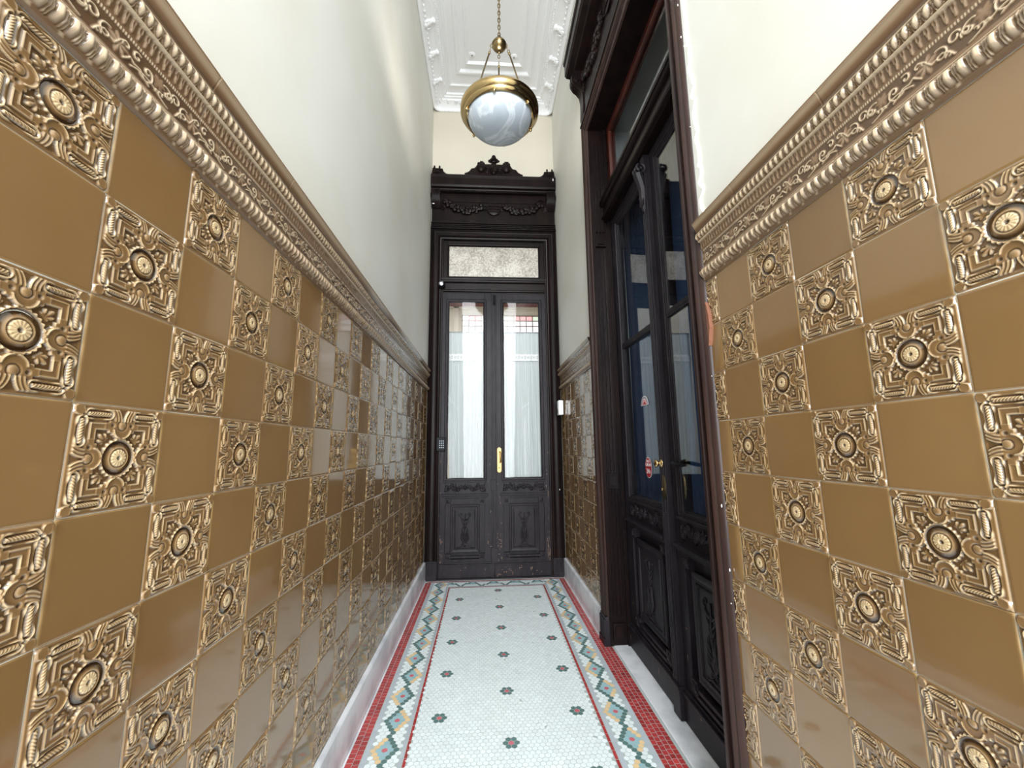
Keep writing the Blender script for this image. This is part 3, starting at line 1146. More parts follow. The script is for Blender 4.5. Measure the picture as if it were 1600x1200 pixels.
def panel_ornament(cx, zb, H, d):
    mb = MB()
    w = H * 0.18
    # acanthus base, vase of leaves, stem, ribbon bow
    for s in (-1, 1):
        mb.tube([(cx + s * t * w * 1.2, d - 0.02, zb + 0.06 * H * (math.sin(t * 6) * 0.4 + 0.2)) for t in np.linspace(0, 1, 7)], [0.03, 0.035, 0.03, 0.03, 0.025, 0.02, 0.008], 5)
        scroll(mb, cx + s * w * 0.4, zb + 0.09 * H, d, w * 0.28, PI / 2, s * 1.2, 0.022)
        for k in range(4):
            z0 = zb + H * (0.12 + 0.07 * k)
            mb.tube([(cx + s * w * (0.12 + 0.5 * math.sin(t * PI * 0.8)) * (1 - 0.1 * k), d - 0.03 - 0.02 * math.sin(t * PI), z0 + t * H * 0.22) for t in np.linspace(0, 1, 6)], [0.012, 0.035, 0.045, 0.04, 0.025, 0.008], 5)
        for k in range(3):
            z0 = zb + H * (0.52 + 0.1 * k)
            mb.tube([(cx + s * (0.02 + w * (0.3 + 0.25 * k) * t), d - 0.02, z0 + H * 0.12 * t - 0.03 * math.sin(t * PI)) for t in np.linspace(0, 1, 5)], [0.02, 0.03, 0.035, 0.03, 0.01], 5)
        scroll(mb, cx + s * w * 0.62, zb + 0.90 * H, d, w * 0.34, -PI / 2, s * 1.1, 0.022)
        mb.tube([(cx + s * w * t, d - 0.02, zb + H * (0.80 - 0.06 * math.sin(t * 5))) for t in np.linspace(0.1, 1, 5)], [0.02, 0.025, 0.02, 0.02, 0.01], 5)
    mb.tube([(cx + 0.02 * math.sin(t * 9), d - 0.02, zb + H * t) for t in np.linspace(0.1, 0.92, 12)], 0.028, 5)
    mb.blob((cx, d - 0.03, zb + 0.24 * H), (0.07, 0.05, 0.16), 8, 5)
    mb.blob((cx, d - 0.03, zb + 0.5 * H), (0.06, 0.05, 0.06), 8, 5)
    return mb


def rail_box(mb, x0, x1, z0, z1, d0, d1):
    mb.box(x0, x1, d0, d1, z0, z1)


def make_leaf(rt_, x0, x1, gx0, gx1, zt, d, muntin, glass_m, meet_left, worn, scuffs, lean=0.0):
    """x0..x1 leaf, gx0..gx1 glass; d = front face depth"""
    th = 0.28
    GZ0, GZ1 = -1.95, 9.4
    f = MB()
    f.box(x0, gx0, d, d + th, ZF + 0.05, zt)
    f.box(gx1, x1, d, d + th, ZF + 0.05, zt)
    f.box(gx0, gx1, d, d + th, GZ1, zt)
    f.box(gx0, gx1, d, d + th, -3.0, GZ0)
    f.box(gx0, gx1, d, d + th, ZF + 0.05, -6.55)
    # glazing bead and fine mouldings around the glass
    f.sweep([(gx0, GZ0), (gx0, GZ1), (gx1, GZ1), (gx1, GZ0)], [(-0.0, d + 0.02), (-0.05, d + 0.03), (-0.07, d + 0.07), (-0.10, d + 0.08), (-0.11, d + 0.16), (0.0, d + 0.16)], closed=True)
    f.sweep([(gx0 - 0.09, GZ0 - 0.05), (gx0 - 0.09, GZ1 + 0.09), (gx1 + 0.09, GZ1 + 0.09), (gx1 + 0.09, GZ0 - 0.05)], [(-0.02, d), (-0.01, d - 0.035), (0.02, d - 0.035), (0.03, d)], closed=True)
    if muntin:
        for z in muntin:
            f.box(gx0, gx1, d + 0.0, d + 0.2, z - 0.11, z + 0.11)
            f.box(gx0, gx1, d - 0.01, d + 0.05, z - 0.05, z + 0.05)
    # kick board
    lf = f.build('leaf', M_WOODW if worn else M_WOOD, rt_, bevel=0.012)
    kb = MB().box(x0 + 0.02, x1 - 0.02, d - 0.10, d, ZF + 0.05, -6.85)
    kb.box(x0 + 0.02, x1 - 0.02, d - 0.15, d, -6.85, -6.78)
    kb.box(x0 + 0.02, x1 - 0.02, d - 0.07, d, -6.78, -6.70)
    kb.build('kick_board', M_WOODW, lf, bevel=0.015)
    # ledge under the carved strip
    lg = MB()
    lg.box(gx0 - 0.22, gx1 + 0.22, d - 0.22, d, -2.86, -2.78)
    lg.box(gx0 - 0.18, gx1 + 0.18, d - 0.15, d, -2.93, -2.86)
    lg.box(gx0 - 0.12, gx1 + 0.12, d - 0.09, d, -3.02, -2.93)
    lg.box(gx0 - 0.12, gx1 + 0.12, d - 0.10, d, -2.10, -2.02)
    lg.build('ledge', M_WOODW, lf, bevel=0.012)
    carved_strip(gx0 - 0.03, gx1 + 0.03, -2.74, -2.12, d + 0.0).build('carved_strip', M_WOODW, lf, smooth=True)
    # lower panel: recessed ground, raised field, mouldings, corner blocks
    pz0, pz1 = -6.55, -3.05
    p = MB()
    p.box(gx0, gx1, d + 0.16, d + 0.22, pz0, pz1)
    ix0, ix1, iz0, iz1 = gx0 + 0.32, gx1 - 0.32, pz0 + 0.36, pz1 - 0.36
    p.box(ix0, ix1, d + 0.02, d + 0.2, iz0, iz1)
    p.sweep([(ix0, iz0), (ix0, iz1), (ix1, iz1), (ix1, iz0)], [(0.0, d + 0.17), (0.01, d + 0.04), (-0.04, d + 0.0), (-0.10, d - 0.0), (-0.16, d + 0.02)], closed=True)
    q = 0.28
    p.sweep([(ix0 + q, iz0 + q), (ix0 + q, iz1 - q), (ix1 - q, iz1 - q), (ix1 - q, iz0 + q)], [(0.04, d + 0.02), (0.025, d - 0.02), (-0.01, d - 0.025), (-0.03, d + 0.02)], closed=True)
    p.box(gx0 + 0.3, gx1 - 0.3, d - 0.04, d + 0.2, pz0 + 0.10, pz0 + 0.2)
    p.box(gx0 + 0.3, gx1 - 0.3, d - 0.07, d + 0.2, pz0 - 0.05, pz0 + 0.04)
    for xa in (gx0 + 0.0, gx1 - 0.34):
        for za in (pz0 + 0.0, pz1 - 0.34):
            p.box(xa, xa + 0.34, d - 0.05, d + 0.2, za, za + 0.34)
            p.blob((xa + 0.17, d - 0.06, za + 0.17), (0.10, 0.05, 0.10), 8, 5)
            for k in range(4):
                a = PI / 4 + k * PI / 2
                p.blob((xa + 0.17 + 0.1 * math.cos(a), d - 0.06, za + 0.17 + 0.1 * math.sin(a)), (0.03, 0.04, 0.07), 6, 4, rot=PI / 2 - a)
    p.build('lower_panel', M_WOODW, lf, bevel=0.010)
    panel_ornament((gx0 + gx1) / 2, iz0 + 0.36, (iz1 - iz0) - 0.72, d + 0.02).build('carved_ornament', M_WOODW, lf, smooth=True)
    gl = MB()
    if muntin:
        zs = [GZ0] + list(muntin) + [GZ1]
    else:
        zs = [GZ0, GZ1]
    for a, b_ in zip(zs[:-1], zs[1:]):
        gm = MB().box(gx0, gx1, d + 0.06, d + 0.075, a, b_)
        V = gm.v[0]
        V[:, 1] += (V[:, 0] - (gx0 + gx1) / 2) * lean + abs(lean) * (gx1 - gx0) / 2 * 0.8
        gm.build('glass_pane', glass_m, lf)
    if scuffs:
        sm = MB()
        rg = random.Random(int(100 * abs(x0) + 5))
        for _ in range(scuffs):
            z = rg.uniform(ZF + 0.1, -5.0) if rg.random() < 0.7 else rg.uniform(-5, 0)
            x = rg.choice([rg.uniform(x0 + 0.03, gx0 - 0.14), rg.uniform(gx1 + 0.14, x1 - 0.03)]) if z > -6.8 else rg.uniform(x0 + 0.1, x1 - 0.1)
            dd = d - (0.102 if z < -6.86 else 0.004)
            if -6.9 < z < -6.68:
                continue
            L, a = rg.uniform(0.04, 0.14), rg.uniform(0.006, 0.02)
            pts = []
            vert = rg.random() < 0.5
            for k in range(7):
                t = 2 * PI * k / 7
                u, v = L * math.cos(t) * rg.uniform(0.6, 1), a * math.sin(t) * rg.uniform(0.6, 1.3)
                pts.append((x + (v if vert else u * 0.6), z + (u if vert else v)))
            sm.prism(pts, dd, dd + 0.01)
        sm.build('scuffs', M_SCUFF, lf)
    return lf


def make_surround(name, loc, rz, A, op, top, casing_d, leaf_d, low, frost, reveal):
    """A half outer width, op half opening, top of architrave; local x right, y into the wall, z up"""
    rt_ = root(name, loc, rz, 'structure')
    zb = ZF
    # jamb / head architrave, swept as one moulding
    w = A - op
    cd = casing_d
    prof = [(0, 0.02), (0, cd + 0.12), (-0.03, cd + 0.06), (-0.10, cd + 0.02), (-0.14, cd + 0.05), (-0.17, cd + 0.0), (-0.22, cd - 0.03), (-0.27, cd + 0.02), (-0.30, cd + 0.03), (-0.31, cd + 0.07), (-w * 0.62, cd + 0.07), (-w * 0.64, cd + 0.01), (-w * 0.72, cd - 0.0), (-w * 0.76, cd + 0.06), (-w * 0.84, cd + 0.10), (-w * 0.86, cd + 0.06), (-w * 0.94, cd + 0.08), (-w, cd + 0.16), (-w, 0.02)]
    arch = MB().sweep([(-A, zb), (-A, top), (A, top), (A, zb)], prof)
    arch.build('architrave', M_WOOD if low else M_CASE, rt_, smooth='auto')
    for s in (-1, 1):
        p = MB()
        x0, x1 = (-A, -op + 0.02) if s < 0 else (op - 0.02, A)
        p.box(x0, x1, cd - 0.05, 0.02, zb, zb + 0.95)
        p.box(x0 + 0.02, x1 - 0.02, cd - 0.09, 0.0, zb, zb + 0.25)
        p.prism([(x0, zb + 0.95), (x1, zb + 0.95), (x1 - 0.04, zb + 1.05), (x0 + 0.04, zb + 1.05)], cd - 0.02, 0.0)
        for q in (0.3, 0.6):
            p.box(x0 + w * q, x0 + w * q + 0.05, cd - 0.08, 0, zb + 0.3, zb + 0.9)
        p.build('plinth_block', M_WOODW, rt_, bevel=0.012)
    # frame lining and reveal
    ln = MB()
    dback = leaf_d + 0.45
    for s in (-1, 1):
        xa, xb = sorted((s * op, s * (op + 0.2)))
        ln.box(xa, xb, cd + 0.14, dback, zb, top - w + 0.2)
        ln.box(*sorted((s * op, s * (op - 0.10))), leaf_d - 0.16, leaf_d - 0.02, zb, top - w)
        if reveal:
            D0, D1 = cd + 0.2, leaf_d - 0.2
            for (za, zc_) in ((zb + 1.1, -1.75), (-1.1, 8.6), (9.4, top - w - 0.6)):
                for a, b_ in ((0.18, 0.30), (0.44, 0.56), (0.70, 0.82)):
                    xx = sorted((s * op, s * (op - 0.08)))
                    ln.box(*xx, D0 + (D1 - D0) * a, D0 + (D1 - D0) * b_, za, zc_)
            for zc_ in (-1.42, 9.0, zb + 0.55):
                xx = sorted((s * op, s * (op - 0.11)))
                ln.box(*xx, D0 + (D1 - D0) * 0.1, D0 + (D1 - D0) * 0.9, zc_ - 0.3, zc_ + 0.3)
                xx = sorted((s * op, s * (op - 0.15)))
                ln.box(*xx, D0 + (D1 - D0) * 0.25, D0 + (D1 - D0) * 0.75, zc_ - 0.2, zc_ + 0.2)
    ln.box(-op, op, cd + 0.14, dback, top - w, top - w + 0.2)
    ln.build('frame_lining', M_WOOD, rt_, bevel=0.01)
    # transom bar with mouldings
    tb = MB()
    td = leaf_d - 0.14 if low else leaf_d - 0.40
    tb.box(-op, op, td + 0.12, dback, 9.9, 10.9)
    prof = [(-0.0, td + 0.14), (0.05, td + 0.02), (0.12, td), (0.18, td + 0.04), (0.2, td + 0.10), (0.62, td + 0.10), (0.64, td + 0.02), (0.7, td - 0.03), (0.78, td - 0.03), (0.80, td - 0.08), (0.90, td - 0.09), (0.92, td + 0.14)]
    tb.sweep([(-op, 9.95), (op, 9.95)], prof)
    tb.build('transom_bar', M_WOOD, rt_, smooth='auto')
    # transom sash
    z0, z1 = 10.9, top - w
    sd = leaf_d + 0.02
    sa = MB()
    fx = 0.42
    gz0, gz1 = z0 + 0.15, z1 - 0.32
    if not low:
        gz0, gz1 = z0 + 0.3, z1 - 0.35
    gx = op - fx - (0.0 if low else 0.0)
    sa.box(-op, -gx, sd, sd + 0.25, z0, z1)
    sa.box(gx, op, sd, sd + 0.25, z0, z1)
    sa.box(-gx, gx, sd, sd + 0.25, z0, gz0)
    sa.box(-gx, gx, sd, sd + 0.25, gz1, z1)
    sa.sweep([(-gx, gz0), (-gx, gz1), (gx, gz1), (gx, gz0)], [(0.06, sd), (0.04, sd - 0.04), (0.0, sd - 0.03), (-0.05, sd + 0.05), (-0.05, sd + 0.12), (0.0, sd + 0.12)], closed=True)
    sash = sa.build('transom_sash', M_WOOD if low else M_WOODR, rt_, bevel=0.01)
    MB().box(-gx, gx, sd + 0.12, sd + 0.14, gz0, gz1).build('glass_pane', frost, sash)
    # frieze board with fine reeding at the foot
    fr = MB()
    fz0, fz1 = top, top + 2.62
    fr.box(-A + 0.03, A - 0.03, min(cd + 0.18, -0.05), 0.02, fz0, fz1)
    for k in range(4):
        fr.box(-A + 0.01, A - 0.01, cd + 0.10 - 0.02 * (k % 2), 0, fz0 + 0.04 + 0.13 * k, fz0 + 0.10 + 0.13 * k)
    fr.box(-A, A, cd - 0.02, 0, fz0 - 0.02, fz0 + 0.06)
    fr.box(-A + 0.6, A - 0.6, cd + 0.12, 0, fz1 - 0.62, fz1 - 0.55)
    fr.build('frieze_board', M_WOOD, rt_, bevel=0.01)
    g = MB()
    gd = min(cd + 0.14, -0.07)
    zc_ = fz0 + 1.5
    g.lathe([(0.0, 0.0), (0.42, 0.0), (0.46, 0.03), (0.46, 0.06), (0.40, 0.08), (0.0, 0.08)], 24)
    V = g.v[0]
    g.v[0] = np.stack([V[:, 0], gd - V[:, 2], zc_ + V[:, 1] * 0.95], 1)
    for k in (-1, 0, 1):
        g.box(-0.38, 0.38, gd - 0.13, gd - 0.06, zc_ + 0.2 * k - 0.04, zc_ + 0.2 * k + 0.04)
    rg = random.Random(4)
    for s in (-1, 1):
        scroll(g, s * 0.62, zc_ + 0.05, gd, 0.22, PI / 2, s * 1.2, 0.03)
        for t in np.linspace(0.0, 1.0, 15):
            x = s * (0.75 + t * (A - 1.75))
            z = zc_ + 0.18 - 0.42 * math.sin(t * PI) + (0.25 * t)
            for _ in range(4):
                rr = rg.uniform(0.09, 0.17)
                g.blob((x + rg.uniform(-0.13, 0.13), gd - rg.uniform(0.0, 0.1), z + rg.uniform(-0.2, 0.2)), (rr, rr * 0.8, rr), 6, 4)
            leafpair(g, x, z, gd - 0.02, 0.22, rg.uniform(0, 6.28), 1)
        scroll(g, s * (A - 1.0), zc_ + 0.5, gd, 0.3, 0.3, s * 1.3, 0.045)
        leafpair(g, s * (A - 0.75), zc_ + 0.2, gd, 0.4, -PI / 2, 3)
    g.build('carved_garland', M_WOOD, rt_, smooth='auto')
    # consoles
    for s in (-1, 1):
        c_ = MB()
        xa, xb = (-A + 0.03, -A + 0.62) if s < 0 else (A - 0.62, A - 0.03)
        out = [(0.0, fz0 + 1.45), (0.14, fz0 + 1.5), (0.30, fz0 + 1.62), (0.50, fz0 + 1.72), (0.66, fz0 + 1.9), (0.78, fz0 + 2.15), (0.80, fz0 + 2.45), (0.74, fz0 + 2.62), (0.0, fz0 + 2.62)] if low else [(0.0, fz0 + 0.05), (0.16, fz0 + 0.1), (0.26, fz0 + 0.35), (0.22, fz0 + 0.8), (0.22, fz0 + 1.3), (0.30, fz0 + 1.6), (0.55, fz0 + 1.8), (0.80, fz0 + 1.92), (0.98, fz0 + 2.1), (1.02, fz0 + 2.35), (0.9, fz0 + 2.62), (0.0, fz0 + 2.62)] if True else [(0.0, fz0 + 0.55), (0.16, fz0 + 0.6), (0.22, fz0 + 0.95), (0.18, fz0 + 1.3), (0.20, fz0 + 1.6), (0.34, fz0 + 1.75), (0.52, fz0 + 1.8), (0.70, fz0 + 1.92), (0.80, fz0 + 2.1), (0.80, fz0 + 2.35), (0.70, fz0 + 2.55), (0.0, fz0 + 2.55)]
        dd = 0.0 if low else -cd * 0.0
        for (p0, p1, k) in ((xa, xb, 0.93), (xa + 0.06, xa + 0.2, 1.0), (xa + 0.25, xb - 0.25, 1.03), (xb - 0.2, xb - 0.06, 1.0)):
            n = len(out)
            V = [(p0, cd + 0.15 - a * k * 0.62, z) for a, z in out] + [(p1, cd + 0.15 - a * k * 0.62, z) for a, z in out]
            c_.add(V, [tuple(range(n)), tuple(range(2 * n - 1, n - 1, -1))] + [(i, (i + 1) % n, (i + 1) % n + n, i + n) for i in range(n)])
        for xs in (xa - 0.0, xb + 0.0):
            sp = spiral(0, 0, 0.22, 0, 1.6, 18)
            c_.tube([(xs, cd - 0.22 + p[0], fz0 + 2.15 + p[1]) for p in sp], 0.03, 5)
        c_.build('console_bracket', M_WOOD, rt_, smooth='auto')
    # cornice shelf
    cs = MB()
    zt = fz1
    pr = [(0.0, zt), (0.30, zt + 0.02), (0.34, zt + 0.10), (0.50, zt + 0.14), (0.52, zt + 0.20), (0.55, zt + 0.26), (0.55, zt + 0.78), (0.58, zt + 0.82), (0.60, zt + 0.95), (0.56, zt + 1.0), (0.0, zt + 1.02)]
    n = len(pr)
    AA = A + (-0.02 if low else 0.02)
    if not low:
        pr = [(a * 1.45, z) for a, z in pr]
    V = [(-AA, cd + 0.12 - a, z) for a, z in pr] + [(AA, cd + 0.12 - a, z) for a, z in pr]
    cs.add(V, [tuple(range(n)), tuple(range(2 * n - 1, n - 1, -1))] + [(i, (i + 1) % n, (i + 1) % n + n, i + n) for i in range(n)])
    cs.box(-AA, AA, cd - 0.1, 0.0, zt, zt + 1.0)
    cs.build('cornice_shelf', M_WOOD, rt_, bevel=0.01)
    # crest
    cr = MB()
    zc0 = zt + 1.0
    d0, d1 = cd - 0.36, cd - 0.14
    pts = [(-1.95, zc0), (-1.95, zc0 + 0.162), (-1.80, zc0 + 0.209), (-1.62, zc0 + 0.325), (-1.50, zc0 + 0.510), (-1.28, zc0 + 0.557), (-1.05, zc0 + 0.870), (1.05, zc0 + 0.870), (1.28, zc0 + 0.557), (1.50, zc0 + 0.510), (1.62, zc0 + 0.325), (1.80, zc0 + 0.209), (1.95, zc0 + 0.162), (1.95, zc0)]
    cr.prism(pts, d0, d1)
    for s in (-1, 1):
        e = A - 0.05
        cr.prism([(s * (e - 1.15), zc0), (s * (e - 0.95), zc0 + 0.046), (s * (e - 0.78), zc0 + 0.186), (s * (e - 0.72), zc0 + 0.394), (s * (e - 0.05), zc0 + 0.441), (s * e, zc0)], d0 - 0.05, d1)
        for q in (0.16, 0.5):
            cr.lathe([(0.0, 0.62), (0.05, 0.6), (0.07, 0.5), (0.05, 0.4), (0.09, 0.3), (0.10, 0.1), (0.07, 0.0)], 8, (s * (e - q), (d0 + d1) / 2 - 0.05, zc0 + 0.058))
        leafpair(cr, s * (e - 0.35), zc0 + 0.058, d0 - 0.08, 0.3, PI / 2, 3)
        # shell rolls and finials flanking the centre
        for k in range(5):
            a = k * PI / 4
            cr.blob((s * 0.85 + 0.2 * math.cos(a), d0 - 0.05, zc0 + 0.557 + 0.3 * math.sin(a)), (0.12, 0.10, 0.20), 8, 5, rot=0.3 * math.cos(a))
        cr.blob((s * 0.85, d0 - 0.08, zc0 + 0.557), (0.28, 0.12, 0.34), 10, 6)
        for q in (-0.09, 0.12):
            if s < 0 and q < 0:
                continue
            cr.lathe([(0.0, 0.28), (0.035, 0.26), (0.04, 0.0)], 8, (s * 0.85 + q, (d0 + d1) / 2, zc0 + 0.905))
        scroll(cr, s * 0.42, zc0 + 0.348, d0 - 0.02, 0.2, PI / 2, -s * 1.2, 0.045)
    for k in range(7):
        a = PI * k / 6
        cr.blob((0.22 * math.cos(a), d0 - 0.04, zc0 + 1.067 + 0.16 * math.sin(a)), (0.10, 0.10, 0.10), 7, 5)
    cr.blob((0, d0 - 0.02, zc0 + 0.522), (0.3, 0.14, 0.45), 10, 6)
    cr.blob((0, (d0 + d1) / 2, zc0 + 1.392), (0.17, 0.12, 0.26), 8, 5)
    cr.blob((0, (d0 + d1) / 2, zc0 + 1.183), (0.42, 0.12, 0.16), 9, 5)
    leafpair(cr, 0, zc0 + 0.232, d0 - 0.14, 0.55, PI / 2, 4)
    cr.build('carved_crest', M_WOOD, rt_, smooth='auto')
    return rt_


# end door
D1 = make_surround('door_1', (ED_X, YB, 0), 0.0, 4.165, 3.42, 14.32, -0.45, -0.22, True, M_FROST, False)
for ch in D1.children:
    pass
D1.location = (ED_X * T, YB * T, -ZF * T)
L1 = make_leaf(D1, -3.42, -0.06, -3.0, -0.62, 9.95, -0.22, None, M_GLASS, False, True, 46)
L2 = make_leaf(D1, -0.05, 3.42, 0.52, 2.98, 9.95, -0.22, None, M_GLASS, True, True, 120)
st = MB().box(-0.20, 0.12, -0.36, -0.20, -6.7, -2.0)
st.box(-0.20, 0.12, -0.36, -0.20, -1.95, 9.9)
st.box(-0.13, -0.09, -0.40, -0.34, -6.6, 9.8)
st.box(0.01, 0.05, -0.40, -0.34, -6.6, 9.8)
st.box(-0.24, 0.16, -0.42, -0.30, -6.75, -5.9)
st.box(-0.26, 0.10, -0.40, -0.20, -2.6, -1.95)
st.build('meeting_stile', M_WOODW, D1, bevel=0.012)
bo = MB().box(-0.10, 0.10, -0.44, -0.36, 9.05, 9.75)
bo.tube([(0.0, -0.47, z) for z in (9.1, 9.4, 9.7)], 0.035, 8)
bo.blob((0, -0.48, 9.2), (0.06, 0.06, 0.06), 8, 5)
bo.build('door_bolt', M_BLACK, D1, bevel=0.01)
hl = MB()
pts = []
for k in range(13):
    a = PI * k / 12
    pts.append((0.265 + 0.13 * math.cos(a), -0.10 + 0.13 * math.sin(a) - 0.07))
for k in range(13):
    a = PI + PI * k / 12
    pts.append((0.265 + 0.13 * math.cos(a), -1.42 + 0.13 * math.sin(a)))
hl.prism(pts, -0.27, -0.22)
hnd = hl.build('door_handle', M_GOLD, D1, bevel=0.01)
hp = MB()
hp.tube([(0.30, -0.26, -0.30), (0.31, -0.36, -0.32), (0.33, -0.45, -0.45), (0.34, -0.46, -0.7), (0.33, -0.40, -0.90), (0.31, -0.33, -0.95), (0.30, -0.26, -0.93)], [0.05, 0.045, 0.05, 0.06, 0.05, 0.045, 0.04], 8)
hp.build('pull', M_GOLD, hnd, smooth=True)
MB().box(0.215, 0.30, -0.285, -0.262, -1.30, -1.24).build('keyhole', M_BLACK, hnd)
thr = MB().box(-3.4, 3.4, -0.5, 0.3, ZF, ZF + 0.06).build('threshold', M_WOODW, D1, bevel=0.01)

# side door (its local x runs towards the camera, its depth into the right-hand wall)
SY = (SD_Y0 + SD_Y1) / 2
SA = (SD_Y1 - SD_Y0) / 2
D2 = make_surround('door_2', (XR, SY, 0), -PI / 2, SA, SA - 0.74, SD_TOP, -0.13, 0.85, False, M_GLASSS, True)
D2.location = (XR * T, SY * T, -ZF * T)
SO = SA - 0.74
MS = 0.33   # the meeting line sits a little nearer the street
L3 = make_leaf(D2, -SO, MS - 0.08, -SO + 0.74, MS - 0.60, 9.95, 0.85, [4.0], M_GLASSS, False, True, 6, 0.055)
L4 = make_leaf(D2, MS - 0.06, SO, MS + 0.58, SO - 0.60, 9.95, 0.85, [4.0], M_GLASSS, True, True, 6)
st = MB().box(-0.22, 0.14, 0.74, 0.92, ZF + 0.9, -2.2)
st.box(-0.22, 0.14, 0.74, 0.92, -2.1, 8.2)
for q in (-0.16, -0.06, 0.04):
    st.box(q, q + 0.05, 0.69, 0.76, -6.6, 8.0)
st.box(-0.26, 0.18, 0.70, 0.92, ZF + 0.06, ZF + 0.85)
st.box(-0.28, 0.20, 0.66, 0.92, ZF + 0.85, ZF + 0.93)
st.box(-0.26, 0.18, 0.70, 0.92, -2.9, -2.0)
st.build('meeting_stile', M_WOODW, D2, bevel=0.012).location = (MS * T, -0.07 * T, 0)
cp = MB()
sp = spiral(0.58, 9.35, 0.2, -1.2, 1.3, 16)
cp.box(-0.2, 0.12, 0.72, 0.92, 8.0, 9.85)
for xs in (-0.19, -0.04, 0.11):
    cp.tube([(xs, p[0], p[1]) for p in sp], 0.05, 6)
cp.tube([(-0.04, 0.55, 9.2), (-0.04, 0.64, 8.9), (-0.04, 0.70, 8.6), (-0.04, 0.70, 8.2), (-0.04, 0.72, 7.8)], [0.17, 0.15, 0.15, 0.14, 0.06], 8)
leafpair(cp, -0.04, 8.0, 0.66, 0.35, PI / 2, 3)
cp.build('carved_capital', M_WOODW, D2, smooth='auto').location = (MS * T, -0.07 * T, 0)
# lock furniture: rose with turned knob, key plate, lever handle on the near leaf
kn = MB()
kn.lathe([(0.0, 0.0), (0.13, 0.0), (0.13, 0.03), (0.06, 0.05), (0.05, 0.08), (0.09, 0.11), (0.12, 0.15), (0.12, 0.19), (0.07, 0.22), (0, 0.23)], 20)
V = kn.v[0]
kn.v[0] = np.stack([V[:, 0] + 0.0, 0.70 - V[:, 2], V[:, 1] - 0.55], 1)
kn.build('door_knob', M_BRASS, D2, smooth=True).location = (MS * T, -0.07 * T, 0)
kp = MB()
pts = [(0.30 + 0.10 * math.cos(t) - 0.18, -1.25 + 0.36 * math.sin(t)) for t in np.linspace(0, 2 * PI, 20, endpoint=False)]
kp.prism([(p[0], p[1]) for p in pts], 0.66, 0.70)
kp.blob((0.10, 0.63, -1.32), (0.04, 0.04, 0.05), 8, 5)
kp.build('keyhole_plate', M_BRASSD, D2, smooth='auto').location = (MS * T, -0.07 * T, 0)
lv = MB()
lv.tube([(0.95, 0.92, -0.52), (0.95, 0.80, -0.52), (1.0, 0.74, -0.52), (1.2, 0.72, -0.54), (1.5, 0.72, -0.56), (1.66, 0.74, -0.56)], [0.035, 0.035, 0.05, 0.06, 0.06, 0.04], 8)
lv.lathe([(0, 0), (0.07, 0), (0.07, 0.03), (0, 0.03)], 14)
V = lv.v[-1]
lv.v[-1] = np.stack([V[:, 0] + 0.95, 0.92 - V[:, 2], V[:, 1] - 0.52], 1)
lv.build('lever_handle', M_BLACK, D2, smooth='auto').location.y = -0.07 * T

def chips(rt_, spots, name='paint_chips'):
    m = MB()
    for (x, d, z, rx, rd_, rz_) in spots:
        m.blob((x, d, z), (rx, rd_, rz_), 7, 4)
    m.build(name, M_PRINTW, rt_)


chips(D2, [(SA, -0.10, 10.5, 0.008, 0.012, 0.032), (SA, -0.09, 9.6, 0.008, 0.012, 0.032), (SA, -0.04, 9.35, 0.008, 0.01, 0.02), (SA, -0.06, 7.2, 0.01, 0.01, 0.012), (SA, -0.10, -1.2, 0.008, 0.012, 0.035), (SA, -0.05, -2.4, 0.008, 0.012, 0.032), (SA, -0.08, -3.0, 0.012, 0.01, 0.012), (SA, -0.07, 1.4, 0.01, 0.008, 0.012)])
chips(D1, [(3.98, -0.90, 17.75, 0.04, 0.03, 0.12), (-4.02, -0.72, 16.7, 0.04, 0.03, 0.08), (-4.03, -0.74, 16.45, 0.04, 0.03, 0.05), (-4.02, -0.66, 16.2, 0.05, 0.03, 0.04), (-4.0, -0.62, 15.95, 0.09, 0.03, 0.03), (3.9, -0.56, -2.6, 0.02, 0.02, 0.05)])

# ------------------------------------------------------------------ gallery behind the end door and room behind the side door
M_GCREAM = mat('gallery_wall_paint', lin(238, 232, 218), 0.7)
M_GCEIL = mat('plum_board_ceiling', lin(120, 66, 66), 0.5)
M_GFLOOR = mat('gallery_floor', lin(190, 190, 188), 0.3)
M_NAVY = mat('side_room_paint', lin(30, 34, 42), 0.8)
gy0, gy1 = YB + 1.2, 46.0
g = MB()
g.box(-8.0, -7.6, gy0, gy1, ZF, 17)
g.box(10.6, 11.0, gy0, gy1, ZF, 17)
g.box(-8, 11, gy1, gy1 + 0.4, ZF, 5.8)
g.box(-8, 11, gy1, gy1 + 0.4, 15.3, 17)
g.box(-8, -2.7, gy1, gy1 + 0.4, 5.8, 15.3)
g.box(9.3, 11, gy1, gy1 + 0.4, 5.8, 15.3)
g.box(-8.0, XL - 1.2, gy0 - 0.3, gy0, ZF, 17)
g.box(XR + 2.4, 11.0, gy0 - 0.3, gy0, ZF, 17)
g.box(-8, 11, gy1 - 0.12, gy1, 15.75, 15.9)
g.box(-4.4, 11, gy1 - 0.3, gy1, 16.1, 16.3)
g.build('wall_gallery', M_GCREAM, world=True, kind='structure')
pil = MB().box(-5.7, -4.9, gy1 - 1.5, gy1, ZF, 16.3)
pil.box(-3.7, -3.1, gy1 - 0.3, gy1, ZF, 16.3)
pil.box(-5.9, -4.7, gy1 - 1.7, gy1, 15.0, 15.5)
pil.build('trim_1', M_GCREAM, world=True, kind='structure', bevel=0.02)
MB().box(-8, 11, gy0, gy1 + 0.4, ZF - 0.5, ZF).build('floor_gallery', M_GFLOOR, world=True, kind='structure')
gc = MB().box(-4.4, 11, gy0 + 7, gy1, 16.3, 16.6)
for k in range(24):
    gc.box(-4.4 + k * 0.64, -4.4 + k * 0.64 + 0.05, gy0 + 7, gy1, 16.25, 16.3)
gc.build('ceiling_gallery', M_GCEIL, world=True, kind='structure')
